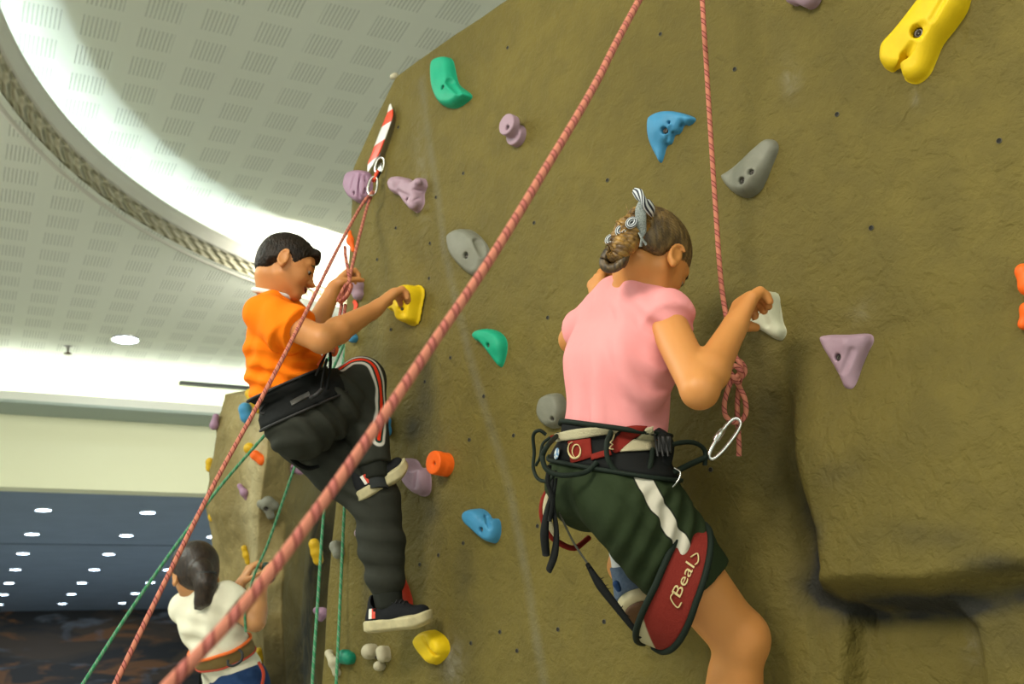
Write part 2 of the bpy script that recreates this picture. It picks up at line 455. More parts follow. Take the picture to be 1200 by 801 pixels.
# recessed ceiling lamps
def downlight(x, y, z, r, lampmat, label, group=None):
    e = empty('recessed_ceiling_light', (x, y, z)); tag(e, label, 'ceiling light', group)
    V, Fq = lathe_geo([(r*1.16, 0), (r*1.16, -.008), (r*1.02, -.014), (r, -.010), (r*.985, .0)], (0, 0, 0), Z, 40, closed=False)
    link('trim_ring', npmesh('trim_ring', V, Fq), e, M_metal)
    V, Fq = lathe_geo([(r*.99, -.004), (r*.9, -.007), (r*.5, -.009), (.001, -.009)], (0, 0, 0), Z, 40)
    link('lamp_glass', npmesh('lamp_glass', V, Fq), e, lampmat)
    return e
downlight(1.13, 9.23, 4.699, .108, M_lamp, 'large round recessed ceiling light in the slotted green ceiling near the bright cove')
proto = None
words = ['nearest', 'second', 'third', 'fourth', 'fifth', 'sixth', 'last']
rows = {.73: 'leftmost row', 1.73: 'middle row', 2.72: 'row beside the pillar', 3.74: 'rightmost row'}
for x, rn in rows.items():
    for k in range(7):
        y = 11.46+1.485*k
        p = proj((x, y, 3.6))
        if p[0] > 262 or p[0] < -6: continue
        lab = f'small round light, {words[k]} of the {rn} in the low blue ceiling'
        if proto is None:
            proto = downlight(x, y, 3.599, .078, M_lamp2, lab, 'small lights in the low blue ceiling')
        else:
            c = proto.copy(); COL.objects.link(c); c.location = (x, y, 3.599); c['label'] = lab
            for ch in proto.children:
                d = ch.copy(); COL.objects.link(d); d.parent = c
# sprinkler
s = onz(80, 406, 4.7)
e = empty('fire_sprinkler', s); tag(e, 'tiny dark sprinkler head hanging from the slotted green ceiling', 'sprinkler')
V, Fq = lathe_geo([(.045, 0), (.045, -.006), (.018, -.012), (.014, -.05), (.001, -.052)], (0, 0, 0), Z, 16)
link('body', npmesh('body', V, Fq), e, M_metal)
V, Fq = lathe_geo([(.001, -.06), (.035, -.062), (.035, -.066), (.001, -.068)], (0, 0, 0), Z, 16)
link('deflector', npmesh('deflector', V, Fq), e, mat('dull_brass', (.12, .08, .05), .5, metal=.6))
# ================================================================== THE MAIN CLIMBING WALL
WA = P(895, 365, 2.2); WB = P(475, 355, 3.16)
WU = WA-WB; WU[2] = 0; WU = nrm(WU); WN = np.array([-WU[1], WU[0], 0.0])
if WN @ (CAM-WA) < 0: WN = -WN
def WP(px, py, w=0.0):
    """point where the sight line meets the plane w in front of the wall"""
    r = ray(px, py); return CAM+r*(((WA+WN*w-CAM)@WN)/(r@WN))
def uz(px, py):
    p = WP(px, py); return np.array([(p-WA)@WU, p[2]])
def seg_sd(u, z, poly):
    """signed distance to a closed polygon, positive inside"""
    x, y = u, z; d = np.full(x.shape, 1e9); ins = np.zeros(x.shape, bool)
    for (x1, y1), (x2, y2) in zip(poly, np.roll(poly, -1, axis=0)):
        ex, ey = x2-x1, y2-y1; t = np.clip(((x-x1)*ex+(y-y1)*ey)/(ex*ex+ey*ey), 0, 1)
        d = np.minimum(d, np.hypot(x-x1-t*ex, y-y1-t*ey))
        c = ((y1 > y) != (y2 > y)) & (x < (x2-x1)*(y-y1)/((y2-y1) if y2 != y1 else 1e-9)+x1); ins ^= c
    return np.where(ins, d, -d)
def sst(x, a, b): t = np.clip((x-a)/(b-a), 0, 1); return t*t*(3-2*t)
bulge = np.array([uz(*q) for q in [(918, 330), (924, 415), (921, 450), (923, 490), (931, 540), (944, 585), (957, 625), (963, 665), (960, 692), (985, 701), (1050, 698), (1100, 701), (1160, 693), (1215, 684), (1700, 660), (1700, 200), (930, 200)]])
recess = np.array([uz(*q) for q in [(984, 704), (1112, 706), (1140, 735), (1150, 790), (1156, 900), (1160, 1300), (1000, 1300), (985, 900)]])
def H(u, z):
    """relief of the wall over its flat plane, in metres"""
    sb = seg_sd(u, z, bulge); sr = seg_sd(u, z, recess)
    z4, z6 = uz(1000, 395)[1], uz(1000, 560)[1]
    amp = .005+.062*sst(-z, -z4, -z6)
    amp = amp*(1-.35*sst(u, .25, .6))
    top = sst(-z, -uz(1000, 330)[1], -uz(1000, 430)[1])
    h = amp*sst(sb, -.004, .040)*top
    h += -.022*np.exp(-((sb+.022)/.028)**2)*top*(u < .1)*sst(-z, -z4, -z6)
    h += -.055*sst(sr, -.008, .02)
    # the shelf casts back to a flatter base below
    h += -.012*sst(-z, -1.66, -1.60)*(u > 0)
    # soft hollow running down the far left part, a pinched ridge beside it
    p = uz(492, 500); h += -.022*np.exp(-((u-p[0]-.06*(z-p[1]))/.07)**2)*sst(z, 1.7, 2.1)*(1-sst(z, 2.6, 2.9))
    p = uz(455, 430); h += .012*np.exp(-((u-p[0]-.1*(z-p[1]))/.05)**2)*sst(z, 2.0, 2.2)*(1-sst(z, 2.6, 2.8))
    h += .006*np.sin(u*3.1+z*1.7)+.004*np.sin(u*6.3-z*5.1+1)+.003*np.sin(z*9+u*2)
    return h
zl = np.array([0, 1.0, 1.59, 1.835, 2.089, 2.352, 2.624, 2.911, 3.207, 3.335, 3.41, 3.445])
ul = np.array([-1.78, -1.74, -1.69, -1.66, -1.626, -1.591, -1.55, -1.522, -1.483, -1.344, -1.265, -1.235])
US = 1.15; nu, nz_ = 400, 470
tz = np.linspace(0, 1, nz_)
zz = np.where(tz < .25, tz/.25*1.25, 1.25+(tz-.25)/.75*(3.45-1.25))
uu = np.linspace(0, 1, nu)
Zg = np.repeat(zz[None, :], nu, 0)
UL = np.interp(zz, zl, ul)
Ug = UL[None, :]+(US-UL[None, :])*uu[:, None]
Hg = H(Ug, Zg)
nzv = np.array([[mnoise.fractal(Vector((Ug[i, j]*9, Zg[i, j]*9, 3.3)), .9, 2.1, 4) for j in range(nz_)] for i in range(nu)])
Hg = Hg+.0016*nzv
# rounded rim at left and top
dl = (Ug-UL[None, :]); dt = 3.45-Zg
for dd in (dl, dt):
    q = np.clip(1-dd/.035, 0, 1); Hg = Hg-.035*(1-np.sqrt(np.clip(1-q*q, 0, 1)))
Wv = (WA*[1, 1, 0])[None, None]+Ug[..., None]*WU+Hg[..., None]*WN; Wv[..., 2] = Zg
V = Wv.reshape(-1, 3); ii = np.arange(nu*nz_).reshape(nu, nz_)
Fw_ = np.stack([ii[:-1, :-1], ii[1:, :-1], ii[1:, 1:], ii[:-1, 1:]], -1).reshape(-1, 4)
if np.cross(V[Fw_[0][1]]-V[Fw_[0][0]], V[Fw_[0][3]]-V[Fw_[0][0]]) @ WN < 0: Fw_ = Fw_[:, ::-1]
WALL_T = bvh(V, Fw_)
# paint and grime attributes; the dark one also carries painted shade
u_, z_ = Ug.ravel(), Zg.ravel()
def blob(px, py, ru, rz, rot=0):
    p = uz(px, py); a, b = u_-p[0], z_-p[1]; c, s = math.cos(rot), math.sin(rot)
    return np.exp(-(((a*c+b*s)/ru)**2+((-a*s+b*c)/rz)**2))
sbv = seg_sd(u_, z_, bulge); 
stain_shade = np.zeros(len(u_))
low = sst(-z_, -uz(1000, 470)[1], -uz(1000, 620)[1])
stain_shade += .75*np.exp(-((sbv+.014)/.020)**2)*low  # dark band along the lower edge of the bulge
stain_shade += .8*blob(972, 630, .022, .03)+.55*blob(945, 690, .05, .05)+.35*blob(1110, 630, .10, .025, -.25)+.5*blob(1180, 662, .06, .018, -.1)
stain_shade += .75*blob(1060, 716, .12, .020)+.4*blob(1135, 735, .02, .05)+.3*blob(900, 500, .04, .16)+.3*blob(1185, 740, .05, .05)  # dark recess top; the girl's cast shadow painted in at her right
stain_shade += .5*blob(492, 470, .045, .10)+.55*blob(478, 500, .03, .06)+.35*blob(505, 600, .05, .12)+.3*blob(1000, 560, .05, .03)
stain_shade += .4*blob(430, 660, .03, .25)+.3*blob(520, 780, .05, .06)+.3*blob(545, 690, .05, .2)
seam = polydist(np.stack([u_, z_, z_*0], 1), [np.array([*uz(*q), 0]) for q in [(497, 95), (508, 190), (520, 290), (545, 380), (570, 480), (596, 570), (620, 680), (640, 801), (650, 900)]])
chalk = .8*blob(528, 775, .04, .05)+.5*blob(925, 90, .02, .04)+.35*blob(1070, 115, .008, .02)+.35*blob(495, 200, .03, .2)+.3*blob(480, 60, .02, .05)+.4*blob(435, 440, .03, .05)+.25*blob(1010, 365, .03, .02)+.3*blob(1120, 755, .015, .03)+.3*blob(655, 545, .02, .02)
def wallm(m, nt, N, L, b, tc, out):
    def nz(sc, det=5, dis=0):
        n = N.new('ShaderNodeTexNoise'); n.inputs['Scale'].default_value = sc; n.inputs['Detail'].default_value = det; n.inputs['Distortion'].default_value = dis
        L.new(tc.outputs['Object'], n.inputs['Vector']); return n.outputs['Fac']
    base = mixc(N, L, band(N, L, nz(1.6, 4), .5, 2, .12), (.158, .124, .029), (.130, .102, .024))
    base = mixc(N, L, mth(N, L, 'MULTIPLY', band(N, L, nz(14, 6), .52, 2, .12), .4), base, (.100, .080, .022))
    st = mth(N, L, 'MULTIPLY', attr(N, 'stain_shade'), mth(N, L, 'MULTIPLY_ADD', nz(9, 6, .6), 1.6, -.05), clamp=True)
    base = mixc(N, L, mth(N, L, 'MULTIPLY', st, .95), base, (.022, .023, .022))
    ch = mth(N, L, 'MULTIPLY', attr(N, 'chalk'), mth(N, L, 'MULTIPLY_ADD', nz(22, 6, 1.5), 3.2, -1.1, clamp=True), clamp=True)
    base = mixc(N, L, mth(N, L, 'MULTIPLY', ch, .5), base, (.40, .38, .32))
    sm = attr(N, 'seam')
    base = mixc(N, L, mth(N, L, 'MULTIPLY', mth(N, L, 'MULTIPLY', band(N, L, sm, -1, .014, .010), .40), nz(12)), base, (.20, .20, .17))
    L.new(base, b.inputs['Base Color'])
    prev = None
    for sc, st_, di, det, dis in ((5, .55, .02, 3, .4), (22, .65, .013, 6, 1.0), (70, 1.0, .004, 6, .6), (190, .6, .0016, 2, 0)):
        u = N.new('ShaderNodeBump'); u.inputs['Strength'].default_value = st_; u.inputs['Distance'].default_value = di
        L.new(nz(sc, det, dis), u.inputs['Height'])
        if prev: L.new(prev, u.inputs['Normal'])
        prev = u.outputs[0]
    L.new(prev, b.inputs['Normal'])
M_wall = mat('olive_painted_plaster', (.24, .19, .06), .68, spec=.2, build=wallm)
# closed body: front skin plus the returns at the left and top and a back
nb = len(V); back = (V.reshape(nu, nz_, 3)-WN*.32)
bl = back[0, :]; bt = back[:, -1]; br = back[-1, :]; 
Vall = np.concatenate([V, bl, bt, br]); F2 = []
def stitch(a, b, flip):
    for i in range(len(a)-1): F2.append((a[i], a[i+1], b[i+1], b[i]) if flip else (a[i], b[i], b[i+1], a[i+1]))
L0 = nb+np.arange(nz_); T0 = nb+nz_+np.arange(nu); R0 = nb+nz_+nu+np.arange(nz_)
stitch(ii[0, :], L0, False); stitch(ii[:, -1], T0, False); stitch(ii[-1, :], R0, True)
F2 = np.array(F2); F2 = np.concatenate([Fw_, F2, [[L0[0], L0[-1], R0[-1], R0[0]]]])
ext = lambda a, fill: np.concatenate([a, np.full(len(Vall)-nb, fill)])
wall = link('climbing_wall', npmesh('climbing_wall', Vall, F2, {'stain_shade': ext(np.clip(stain_shade*1.45, 0, 1.3), 0), 'chalk': ext(chalk, 0), 'seam': ext(seam, 1)}), None, M_wall)
tag(wall, 'tall olive climbing wall with a bulging ledge low on its right', 'climbing wall')
# threaded inserts
def wpt(px, py):
    p, n = hit(WALL_T, px, py)
    if p is None: p = WP(px, py)
    return p
tn = [(774, 40), (861, 81), (981, 134), (1171, 165), (1021, 267), (595, 56), (467, 149), (543, 203), (712, 211), (626, 261), (464, 267), (504, 285), (442, 304), (511, 231), (642, 372),
      (818, 405), (833, 550), (708, 728), (654, 737), (606, 762), (458, 386), (528, 419), (498, 447), (567, 464), (550, 515), (602, 510), (503, 326), (543, 636), (492, 661), (630, 616), (552, 753), (514, 650), (586, 740)]
M_hole = mat('hole_dark', (.01, .009, .007), .9); M_nut = mat('dull_nut', (.10, .095, .07), .5, metal=.6)
tv, tf = lathe_geo([(.0058, -.002), (.0054, .0012), (.0044, .0018), (.0040, .0012), (.0036, .0010), (.0001, .0010)], (0, 0, 0), WN, 14)
tm = None
for q in tn:
    p = wpt(*q)
    if tm is None:
        tm = npmesh('threaded_insert', tv, tf); tm.materials.append(M_nut); tm.materials.append(M_hole)
        mi = np.zeros(len(tm.polygons), np.int32); mi[14*2:] = 1; tm.polygons.foreach_set('material_index', mi)
        tm.polygons.foreach_set('use_smooth', [True]*len(tm.polygons))
    o = bpy.data.objects.new('threaded_insert', tm); COL.objects.link(o); o.parent = wall; o.location = p

# ================================================================== THE ROCK PILLAR BEHIND
rows_ = [455, 462, 500, 540, 600, 660, 720, 801, 900]
cols = [
 [(300, 5.2), (272, 5.2), (262, 5.3), (262, 5.3), (262, 5.3), (262, 5.3), (262, 5.3), (262, 5.3), (262, 5.3)],
 [(300, 4.9), (264, 4.85), (251, 4.82), (247, 4.80), (243, 4.80), (252, 4.84), (247, 4.8), (238, 4.8), (235, 4.8)],
 [(302, 4.8), (277, 4.66), (268, 4.60), (262, 4.60), (260, 4.56), (268, 4.60), (270, 4.60), (262, 4.55), (260, 4.5)],
 [(304, 4.7), (286, 4.52), (283, 4.50), (282, 4.48), (281, 4.47), (290, 4.50), (296, 4.5), (292, 4.5), (290, 4.5)],
 [(310, 4.65), (300, 4.42), (298, 4.42), (296, 4.40), (293, 4.40), (296, 4.42), (300, 4.45), (298, 4.4), (298, 4.4)],
 [(330, 4.6), (318, 4.36), (315, 4.32), (312, 4.30), (303, 4.34), (301, 4.38), (308, 4.3), (310, 4.3), (310, 4.3)],
 [(345, 4.6), (340, 4.42), (340, 4.40), (338, 4.40), (335, 4.42), (332, 4.30), (330, 4.25), (335, 4.3), (335, 4.3)],
 [(365, 4.7), (365, 4.60), (366, 4.60), (366, 4.58), (364, 4.62), (358, 4.46), (352, 4.40), (356, 4.42), (358, 4.4)],
 [(385, 4.9), (388, 4.90), (386, 4.90), (384, 4.95), (374, 4.95), (370, 4.95), (366, 4.95), (372, 4.95), (375, 4.9)],
 [(430, 5.2), (435, 5.20), (435, 5.2), (435, 5.2), (435, 5.2), (435, 5.2), (435, 5.2), (435, 5.2), (435, 5.2)],
 [(430, 5.6), (435, 5.60), (435, 5.6), (435, 5.6), (435, 5.6), (435, 5.6), (435, 5.6), (435, 5.6), (435, 5.6)],
 [(320, 5.6), (300, 5.60), (290, 5.6), (290, 5.6), (290, 5.6), (290, 5.6), (290, 5.6), (290, 5.6), (290, 5.6)],
]
G0 = np.array([[P(px, y, d) for (px, d), y in zip(c, rows_)] for c in cols])
fl = G0[:, -1].copy(); fl[:, 2] = 0; G0 = np.concatenate([G0, fl[:, None]], 1)
nc, nr = G0.shape[:2]; kk = 10
def lin(a, n, ax, closed):
    a = np.moveaxis(a, ax, 0); m = len(a); out = []
    for i in range(m if closed else m-1):
        b = a[(i+1) % m]
        for t in np.arange(n)/n:
            t2 = t*.55+.45*(t*t*(3-2*t)); out.append(a[i]*(1-t2)+b*t2)
    if not closed: out.append(a[-1])
    return np.moveaxis(np.array(out), 0, ax)
G1 = lin(lin(G0, kk, 0, True), kk, 1, False)
cen = G1.mean(0); cen[:, 2] = G1[..., 2].mean(0)
dirs = G1-cen[None]; dirs /= np.linalg.norm(dirs, axis=2)[..., None]
dn = np.array([[mnoise.fractal(Vector(p)*4.5, .8, 2.1, 5) for p in r] for r in G1])
G1 = G1+dirs*(.022*dn)[..., None]
a_, b_ = G1.shape[:2]; jj = np.arange(a_*b_).reshape(a_, b_)
Ft = np.stack([jj[:, :-1], np.roll(jj, -1, 0)[:, :-1], np.roll(jj, -1, 0)[:, 1:], jj[:, 1:]], -1).reshape(-1, 4)
Vt = G1.reshape(-1, 3)
Vt = np.concatenate([Vt, [Vt[jj[:, 0]].mean(0)]])
capf = np.array([[jj[i, 0], len(Vt)-1, jj[(i+1) % a_, 0], jj[(i+1) % a_, 0]] for i in range(a_)])
def towm(m, nt, N, L, b, tc, out):
    def nz(sc, det=5, dis=0):
        n = N.new('ShaderNodeTexNoise'); n.inputs['Scale'].default_value = sc; n.inputs['Detail'].default_value = det; n.inputs['Distortion'].default_value = dis
        L.new(tc.outputs['Object'], n.inputs['Vector']); return n.outputs['Fac']
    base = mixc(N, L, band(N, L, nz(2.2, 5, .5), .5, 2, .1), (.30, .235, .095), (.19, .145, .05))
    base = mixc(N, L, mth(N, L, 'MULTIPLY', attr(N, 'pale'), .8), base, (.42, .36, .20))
    base = mixc(N, L, mth(N, L, 'MULTIPLY', attr(N, 'stain_shade'), mth(N, L, 'MULTIPLY_ADD', nz(6, 5, 1), 2.4, -.4, clamp=True), clamp=True), base, (.030, .027, .02))
    L.new(base, b.inputs['Base Color']); prev = None
    for sc, st_, di in ((4, .6, .05), (16, .6, .02), (60, .5, .006)):
        u = N.new('ShaderNodeBump'); u.inputs['Strength'].default_value = st_; u.inputs['Distance'].default_value = di
        L.new(nz(sc, 5, .7), u.inputs['Height'])
        if prev: L.new(prev, u.inputs['Normal'])
        prev = u.outputs[0]
    L.new(prev, b.inputs['Normal'])
PIL_T = bvh(Vt, Ft)
def near(px, py, d, r): 
    q = P(px, py, d); return np.exp(-((np.linalg.norm(Vt-q, axis=1)/r)**2))
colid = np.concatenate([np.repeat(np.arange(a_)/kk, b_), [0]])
pale = np.exp(-((colid-4.1)/.8)**2)*(Vt[:, 2] > 1.95);  # lit middle facet put into the colour as a paler tone
pil_shade = .9*near(375, 620, 4.9, .22)+.9*near(372, 700, 4.8, .22)+.8*near(350, 740, 4.5, .16)+.8*near(340, 790, 4.4, .15)+.7*near(368, 780, 4.7, .2)+.5*near(290, 600, 4.5, .08)  # shade of the cleft and the dark foot painted into the colour
pil = link('climbing_wall', npmesh('rock_pillar', Vt, np.concatenate([Ft, capf[:, [0, 1, 2, 2]][:, :4]]), {'pale': pale, 'stain_shade': np.clip(pil_shade, 0, 1)}), None, mat('brown_rock_plaster', (.25, .2, .08), .7, spec=.3, build=towm))
tag(pil, 'faceted brown rock pillar for climbing, standing behind at the left', 'climbing wall')
pil.data.validate()
# ================================================================== CLIMBING HOLDS
def resin(name, col, col2=None):
    return mat(name, col, .55, spec=.35, var=(30, .35), col2=col2 or tuple(c*.75 for c in col), bump=[(220, .25, .0015, 3), (35, .15, .004)])
HM = dict(green=resin('green_resin', (.008, .36, .20)), lilac=resin('lilac_resin', (.38, .255, .32), (.31, .20, .26)), blue=resin('blue_resin', (.05, .25, .46)),
          grey=resin('grey_resin', (.20, .20, .155), (.13, .13, .10)), yellow=resin('yellow_resin', (.80, .55, .004)), white=resin('bone_resin', (.58, .58, .42)),
          orange=resin('orange_resin', (.95, .14, .008)), red=resin('red_resin', (.50, .035, .010)), cream=resin('cream_resin', (.45, .41, .28)),
          teal=resin('teal_resin', (.006, .22, .13)), dark=resin('dark_green_resin', (.010, .05, .035)), mauve=resin('mauve_resin', (.34, .20, .30), (.28, .16, .24)), amber=resin('amber_resin', (.62, .38, .01)))
M_bolt = mat('bolt_steel', (.10, .09, .08), .4, metal=.9)
def hold(col, label, paths, bolts=(), cuts=(), k=1.0, group=None, pillar=False, cen=None, h=.0022):
    """paths: lists of (image x, image y, height off the surface in cm, radius in cm)"""
    allp = [q for p in paths for q in p]; cx = np.mean([q[0] for q in allp]); cy = np.mean([q[1] for q in allp])
    if pillar:
        tree = PIL_T; p, n = hit(PIL_T, cx, cy); dcen = cen
        if p is None: p = P(cx, cy, cen or 4.5)
        nn = nrm(CAM-p); dep = (p-CAM)@(ROT@np.array([0, 0, -1.0]))
        if cen: dep = cen
        mp = lambda x, y, w: P(x, y, dep-w/100)
    else:
        p, n = hit(WALL_T, cx, cy); w0 = (p-WA)@WN if p is not None else 0.0; nn = WN
        mp = lambda x, y, w: WP(x, y, w0+w/100)
    S = Sdf()
    for pa in paths:
        if len(pa) == 1: q = pa[0]; c = mp(*q[:3]); S.cap(c, c-nn*q[3]/100*.3, q[3]/100, q[3]/100, k=k/100)
        for a, b in zip(pa[:-1], pa[1:]): S.cap(mp(*a[:3]), mp(*b[:3]), a[3]/100, b[3]/100, k=k/100)
        for q in pa:    # skirt down to the wall
            c = mp(*q[:3]); S.cap(c, c-nn*(q[2]/100+.002), q[3]/100*.98, q[3]/100*1.03, k=k/100, e1=True)
    for cu in cuts: S.cap(mp(*cu[0][:3]), mp(*cu[1][:3]), cu[0][3]/100, cu[1][3]/100, k=.004, op='-')
    base = mp(cx, cy, 0)
    V0, F0 = S.build(h); T0 = bvh(V0, F0); bp = []
    for b in bolts:
        q, _ = hit(T0, b[0], b[1])
        if q is None: continue
        br = (b[2] if len(b) > 2 else .8)/100
        S.cap(q-nn*.010, q+nn*.06, br, br*1.15, k=.003, op='-'); bp.append((q, br))
    V, Fc = S.build(h) if bp else (V0, F0); V = relax(V, Fc, 1, .5)
    o = link('climbing_hold', npmesh('climbing_hold', V-base, Fc), None, HM[col]); o.location = base
    tag(o, label, 'climbing hold', group or 'holds bolted to the climbing walls')
    for q, br in bp:
        v, f_ = lathe_geo([(br*.86, -.016), (br*.86, -.0085), (br*.74, -.0070), (br*.42, -.0072), (br*.36, -.010), (.0001, -.0105)], q-base, nn, 14)
        link('bolt', npmesh('bolt', v, f_), o, M_bolt)
    return o
def hold2(col, label, outline, heights, R=1.4, bolts=(), cuts=(), bumps=(), group=None, h=.0021):
    """a hold cut to an outline on the wall, rising as a rounded body; heights: (image x, image y, cm)"""
    o2 = catmull([list(q)+[0] for q in outline], 4, closed=True)[:, :2]; c = o2.mean(0)
    p, n = hit(WALL_T, *c); w0 = (p-WA)@WN if p is not None else 0.0
    hm = np.mean([q[2] for q in heights])/100
    def loc(x, y, w): q = WP(x, y, w0+w); return np.array([(q-WA)@WU, q[2]])
    poly = np.array([loc(x, y, hm*.35) for x, y in o2]); hc_ = np.array([[*loc(x, y, q/100*.8), q/100] for x, y, q in heights])
    base = WP(c[0], c[1], w0)
    def fun(x, y, z):
        u = (x-WA[0])*WU[0]+(y-WA[1])*WU[1]; w = (x-WA[0])*WN[0]+(y-WA[1])*WN[1]-w0
        d = seg_sd(u, z, poly)
        W_ = [1/((u-q[0])**2+(z-q[1])**2+1e-4) for q in hc_]; hs = sum(a*q[2] for a, q in zip(W_, hc_))/sum(W_)
        t = np.clip(d/(R/100), 0, 1); hh = np.where(d > 0, hs*np.sqrt(1-(1-t)**2), -1.5*np.abs(d))
        hh = hh+hs*.12*np.clip(d/.03, 0, 1)
        return np.maximum((w-hh)*.55, -(w+.010))
    q3 = np.array([WA*[1, 1, 0]+WU*a+WN*(w0+w)+Z*b for a, b in poly for w in (-.012, max(q[2] for q in heights)/100*1.2)])
    S = Sdf(); S.fn(fun, q3.min(0)-.004, q3.max(0)+.004)
    for b in bumps: cpt = WP(b[0], b[1], w0+b[2]/100); S.cap(cpt, cpt+WN*.001, b[3]/100, k=.012)
    V0, F0 = S.build(h, pad=.004); T0 = bvh(V0, F0); bp = []
    for cu in cuts:
        e = [hit(T0, *q[:2])[0] for q in cu]
        e = [a if a is not None else WP(q[0], q[1], w0+q[2]/100) for a, q in zip(e, cu)]
        S.cap(e[0]+WN*cu[0][3]*.004, e[1]+WN*cu[1][3]*.004, cu[0][3]/100, cu[1][3]/100, k=.005, op='-')
    if cuts: V0, F0 = S.build(h, pad=.004); T0 = bvh(V0, F0)
    for b in bolts:
        q, _ = hit(T0, b[0], b[1])
        if q is None: continue
        br = (b[2] if len(b) > 2 else .8)/100; S.cap(q-WN*.010, q+WN*.06, br, br*1.15, k=.003, op='-'); bp.append((q, br))
    V, Fc = S.build(h, pad=.004) if bp else (V0, F0); V = relax(V, Fc, 2, .5)
    o = link('climbing_hold', npmesh('climbing_hold', V-base, Fc), None, HM[col]); o.location = base
    tag(o, label, 'climbing hold', group or 'holds bolted to the climbing walls')
    for q, br in bp:
        if br < .0045: continue
        v, f_ = lathe_geo([(br*.86, -.016), (br*.86, -.0085), (br*.74, -.0070), (br*.42, -.0072), (br*.36, -.010), (.0001, -.0105)], q-base, WN, 14)
        link('bolt', npmesh('bolt', v, f_), o, M_bolt)
    return o
def disc_hold(col, label, discs, bolts):
    """thick rounded discs stacked off the wall: (image x, image y, from cm, to cm, radius cm)"""
    S = Sdf(); base = WP(discs[0][0], discs[0][1], 0)
    for x, y, a, b, r in discs:
        c = WP(x, y, (a+b)/200); S.cap(c-WN*(b-a)/200, c+WN*(b-a)/200, r/100, r/100*.97, k=.004, e0=True, e1=True)
    V0, F0 = S.build(.0021); T0 = bvh(V0, F0); bp = []
    for x, y, br in bolts:
        q, _ = hit(T0, x, y)
        if q is None: continue
        S.cap(q-WN*.010, q+WN*.04, br/100, br/100*1.1, k=.003, op='-'); bp.append((q, br/100))
    V, Fc = S.build(.0021); V = relax(V, Fc, 7, .5)
    o = link('climbing_hold', npmesh('climbing_hold', V-base, Fc), None, HM[col]); o.location = base
    tag(o, label, 'climbing hold', 'holds bolted to the climbing walls')
    q, br = bp[0]; v, f_ = lathe_geo([(br*.86, -.016), (br*.86, -.0085), (br*.42, -.0072), (br*.36, -.010), (.0001, -.0105)], q-base, WN, 14)
    link('bolt', npmesh('bolt', v, f_), o, M_bolt); return o
hold2('yellow', 'big bright yellow two-lobed hold at the upper right of the climbing wall', [(1030, 62), (1034, 50), (1050, 34), (1068, 14), (1085, -8), (1100, -30), (1135, -30), (1133, 5), (1118, 28), (1102, 48), (1090, 72), (1082, 85), (1070, 93), (1058, 90), (1054, 82), (1040, 80), (1031, 73)], [(1045, 65, 2.6), (1070, 80, 2.6), (1085, 30, 4.2), (1110, 0, 4.4), (1100, -25, 4)], 2.0, [(1074, 37, 1.15), (1062, 68, .42)], [((1053, 86, 3.2, .8), (1068, 54, 5.0, .9)), ((1074, 38, 5.4, 1.7), (1078, 33, 5.6, 1.5)), ((1092, 22, 5.2, .5), (1112, -12, 5.4, .5))])
hold2('green', 'emerald green crescent hold with a hooked tip near the top left of the wall', [(517, 66), (526, 68), (530, 82), (535, 98), (549, 110), (545, 117), (532, 125), (518, 123), (510, 108), (506, 88), (508, 72)], [(517, 75, 2.5), (515, 100, 3.5), (540, 114, 4), (525, 118, 3.4)], 1.7, [(518, 102, .65)], [((530, 95, 5.0, 1.6), (538, 108, 6, .8))])
disc_hold('lilac', 'lilac hold of two round knobs, beside the emerald crescent', [(597, 147, 2.6, 5.2, 3.1), (606, 159, -.6, 2.4, 3.1)], [(594, 149, .7)])
hold2('lilac', 'lilac lumpy hook-shaped hold left of the slanted seam', [(458, 216), (464, 207), (476, 208), (486, 213), (494, 208), (497, 216), (493, 226), (492, 238), (485, 247), (478, 241), (470, 230), (461, 226)], [(467, 214, 3.2), (490, 215, 3.2), (485, 238, 3.0)], 1.3, [(476, 233, .55)], [((466, 225, 3.8, .9), (478, 230, 4.4, .7)), ((484, 222, 4.6, .35), (494, 224, 4.2, .35)), ((482, 236, 4.4, .3), (492, 232, 4.2, .3))], [(491, 213, 2.8, 1.0), (467, 213, 2.6, 1.3), (484, 241, 2.4, 1.2)])
hold2('mauve', 'round mauve folded hold on the left rim beside the clipped ropes', [(406, 215), (410, 203), (420, 199), (431, 202), (434, 214), (431, 230), (421, 237), (411, 232), (406, 222)], [(420, 215, 3.4), (418, 228, 3)], 1.6, [(414, 226, .6)], [((424, 202, 4.8, .5), (421, 232, 4.8, .6)), ((415, 206, 4.4, .4), (411, 220, 4.4, .4)), ((429, 206, 4.4, .35), (428, 228, 4.2, .35))])
hold2('blue', 'sky blue fin-shaped hold with a scalloped edge above the ribboned girl', [(761, 150), (764, 138), (778, 131), (795, 131), (813, 138), (806, 146), (801, 145), (795, 155), (789, 157), (785, 167), (779, 170), (773, 189), (768, 183), (762, 168)], [(772, 145, 3.2), (800, 139, 2.2), (772, 180, 1.4)], 1.3, [(777, 152, .8), (783, 143, .35)], [((800, 148, 1.6, .5), (806, 158, 1.5, .6)), ((791, 156, 1.8, .5), (798, 168, 1.5, .6)), ((786, 150, 4.0, .4), (782, 166, 3.2, .3))])
hold2('grey', 'stone grey pear-shaped hold with two holes, right of the taut vertical rope', [(844, 206), (852, 200), (870, 188), (884, 174), (897, 163), (907, 164), (910, 174), (903, 192), (896, 210), (888, 224), (876, 231), (862, 227), (850, 217)], [(900, 172, 2.2), (875, 210, 4.0), (850, 206, 1.8)], 1.6, [(868, 211, .75), (879, 201, .6)])
hold('lilac', 'dusky lilac hold cut off by the top of the picture', [[(930, -6, 2, 1.7), (948, -3, 2, 1.9)]], k=.8)
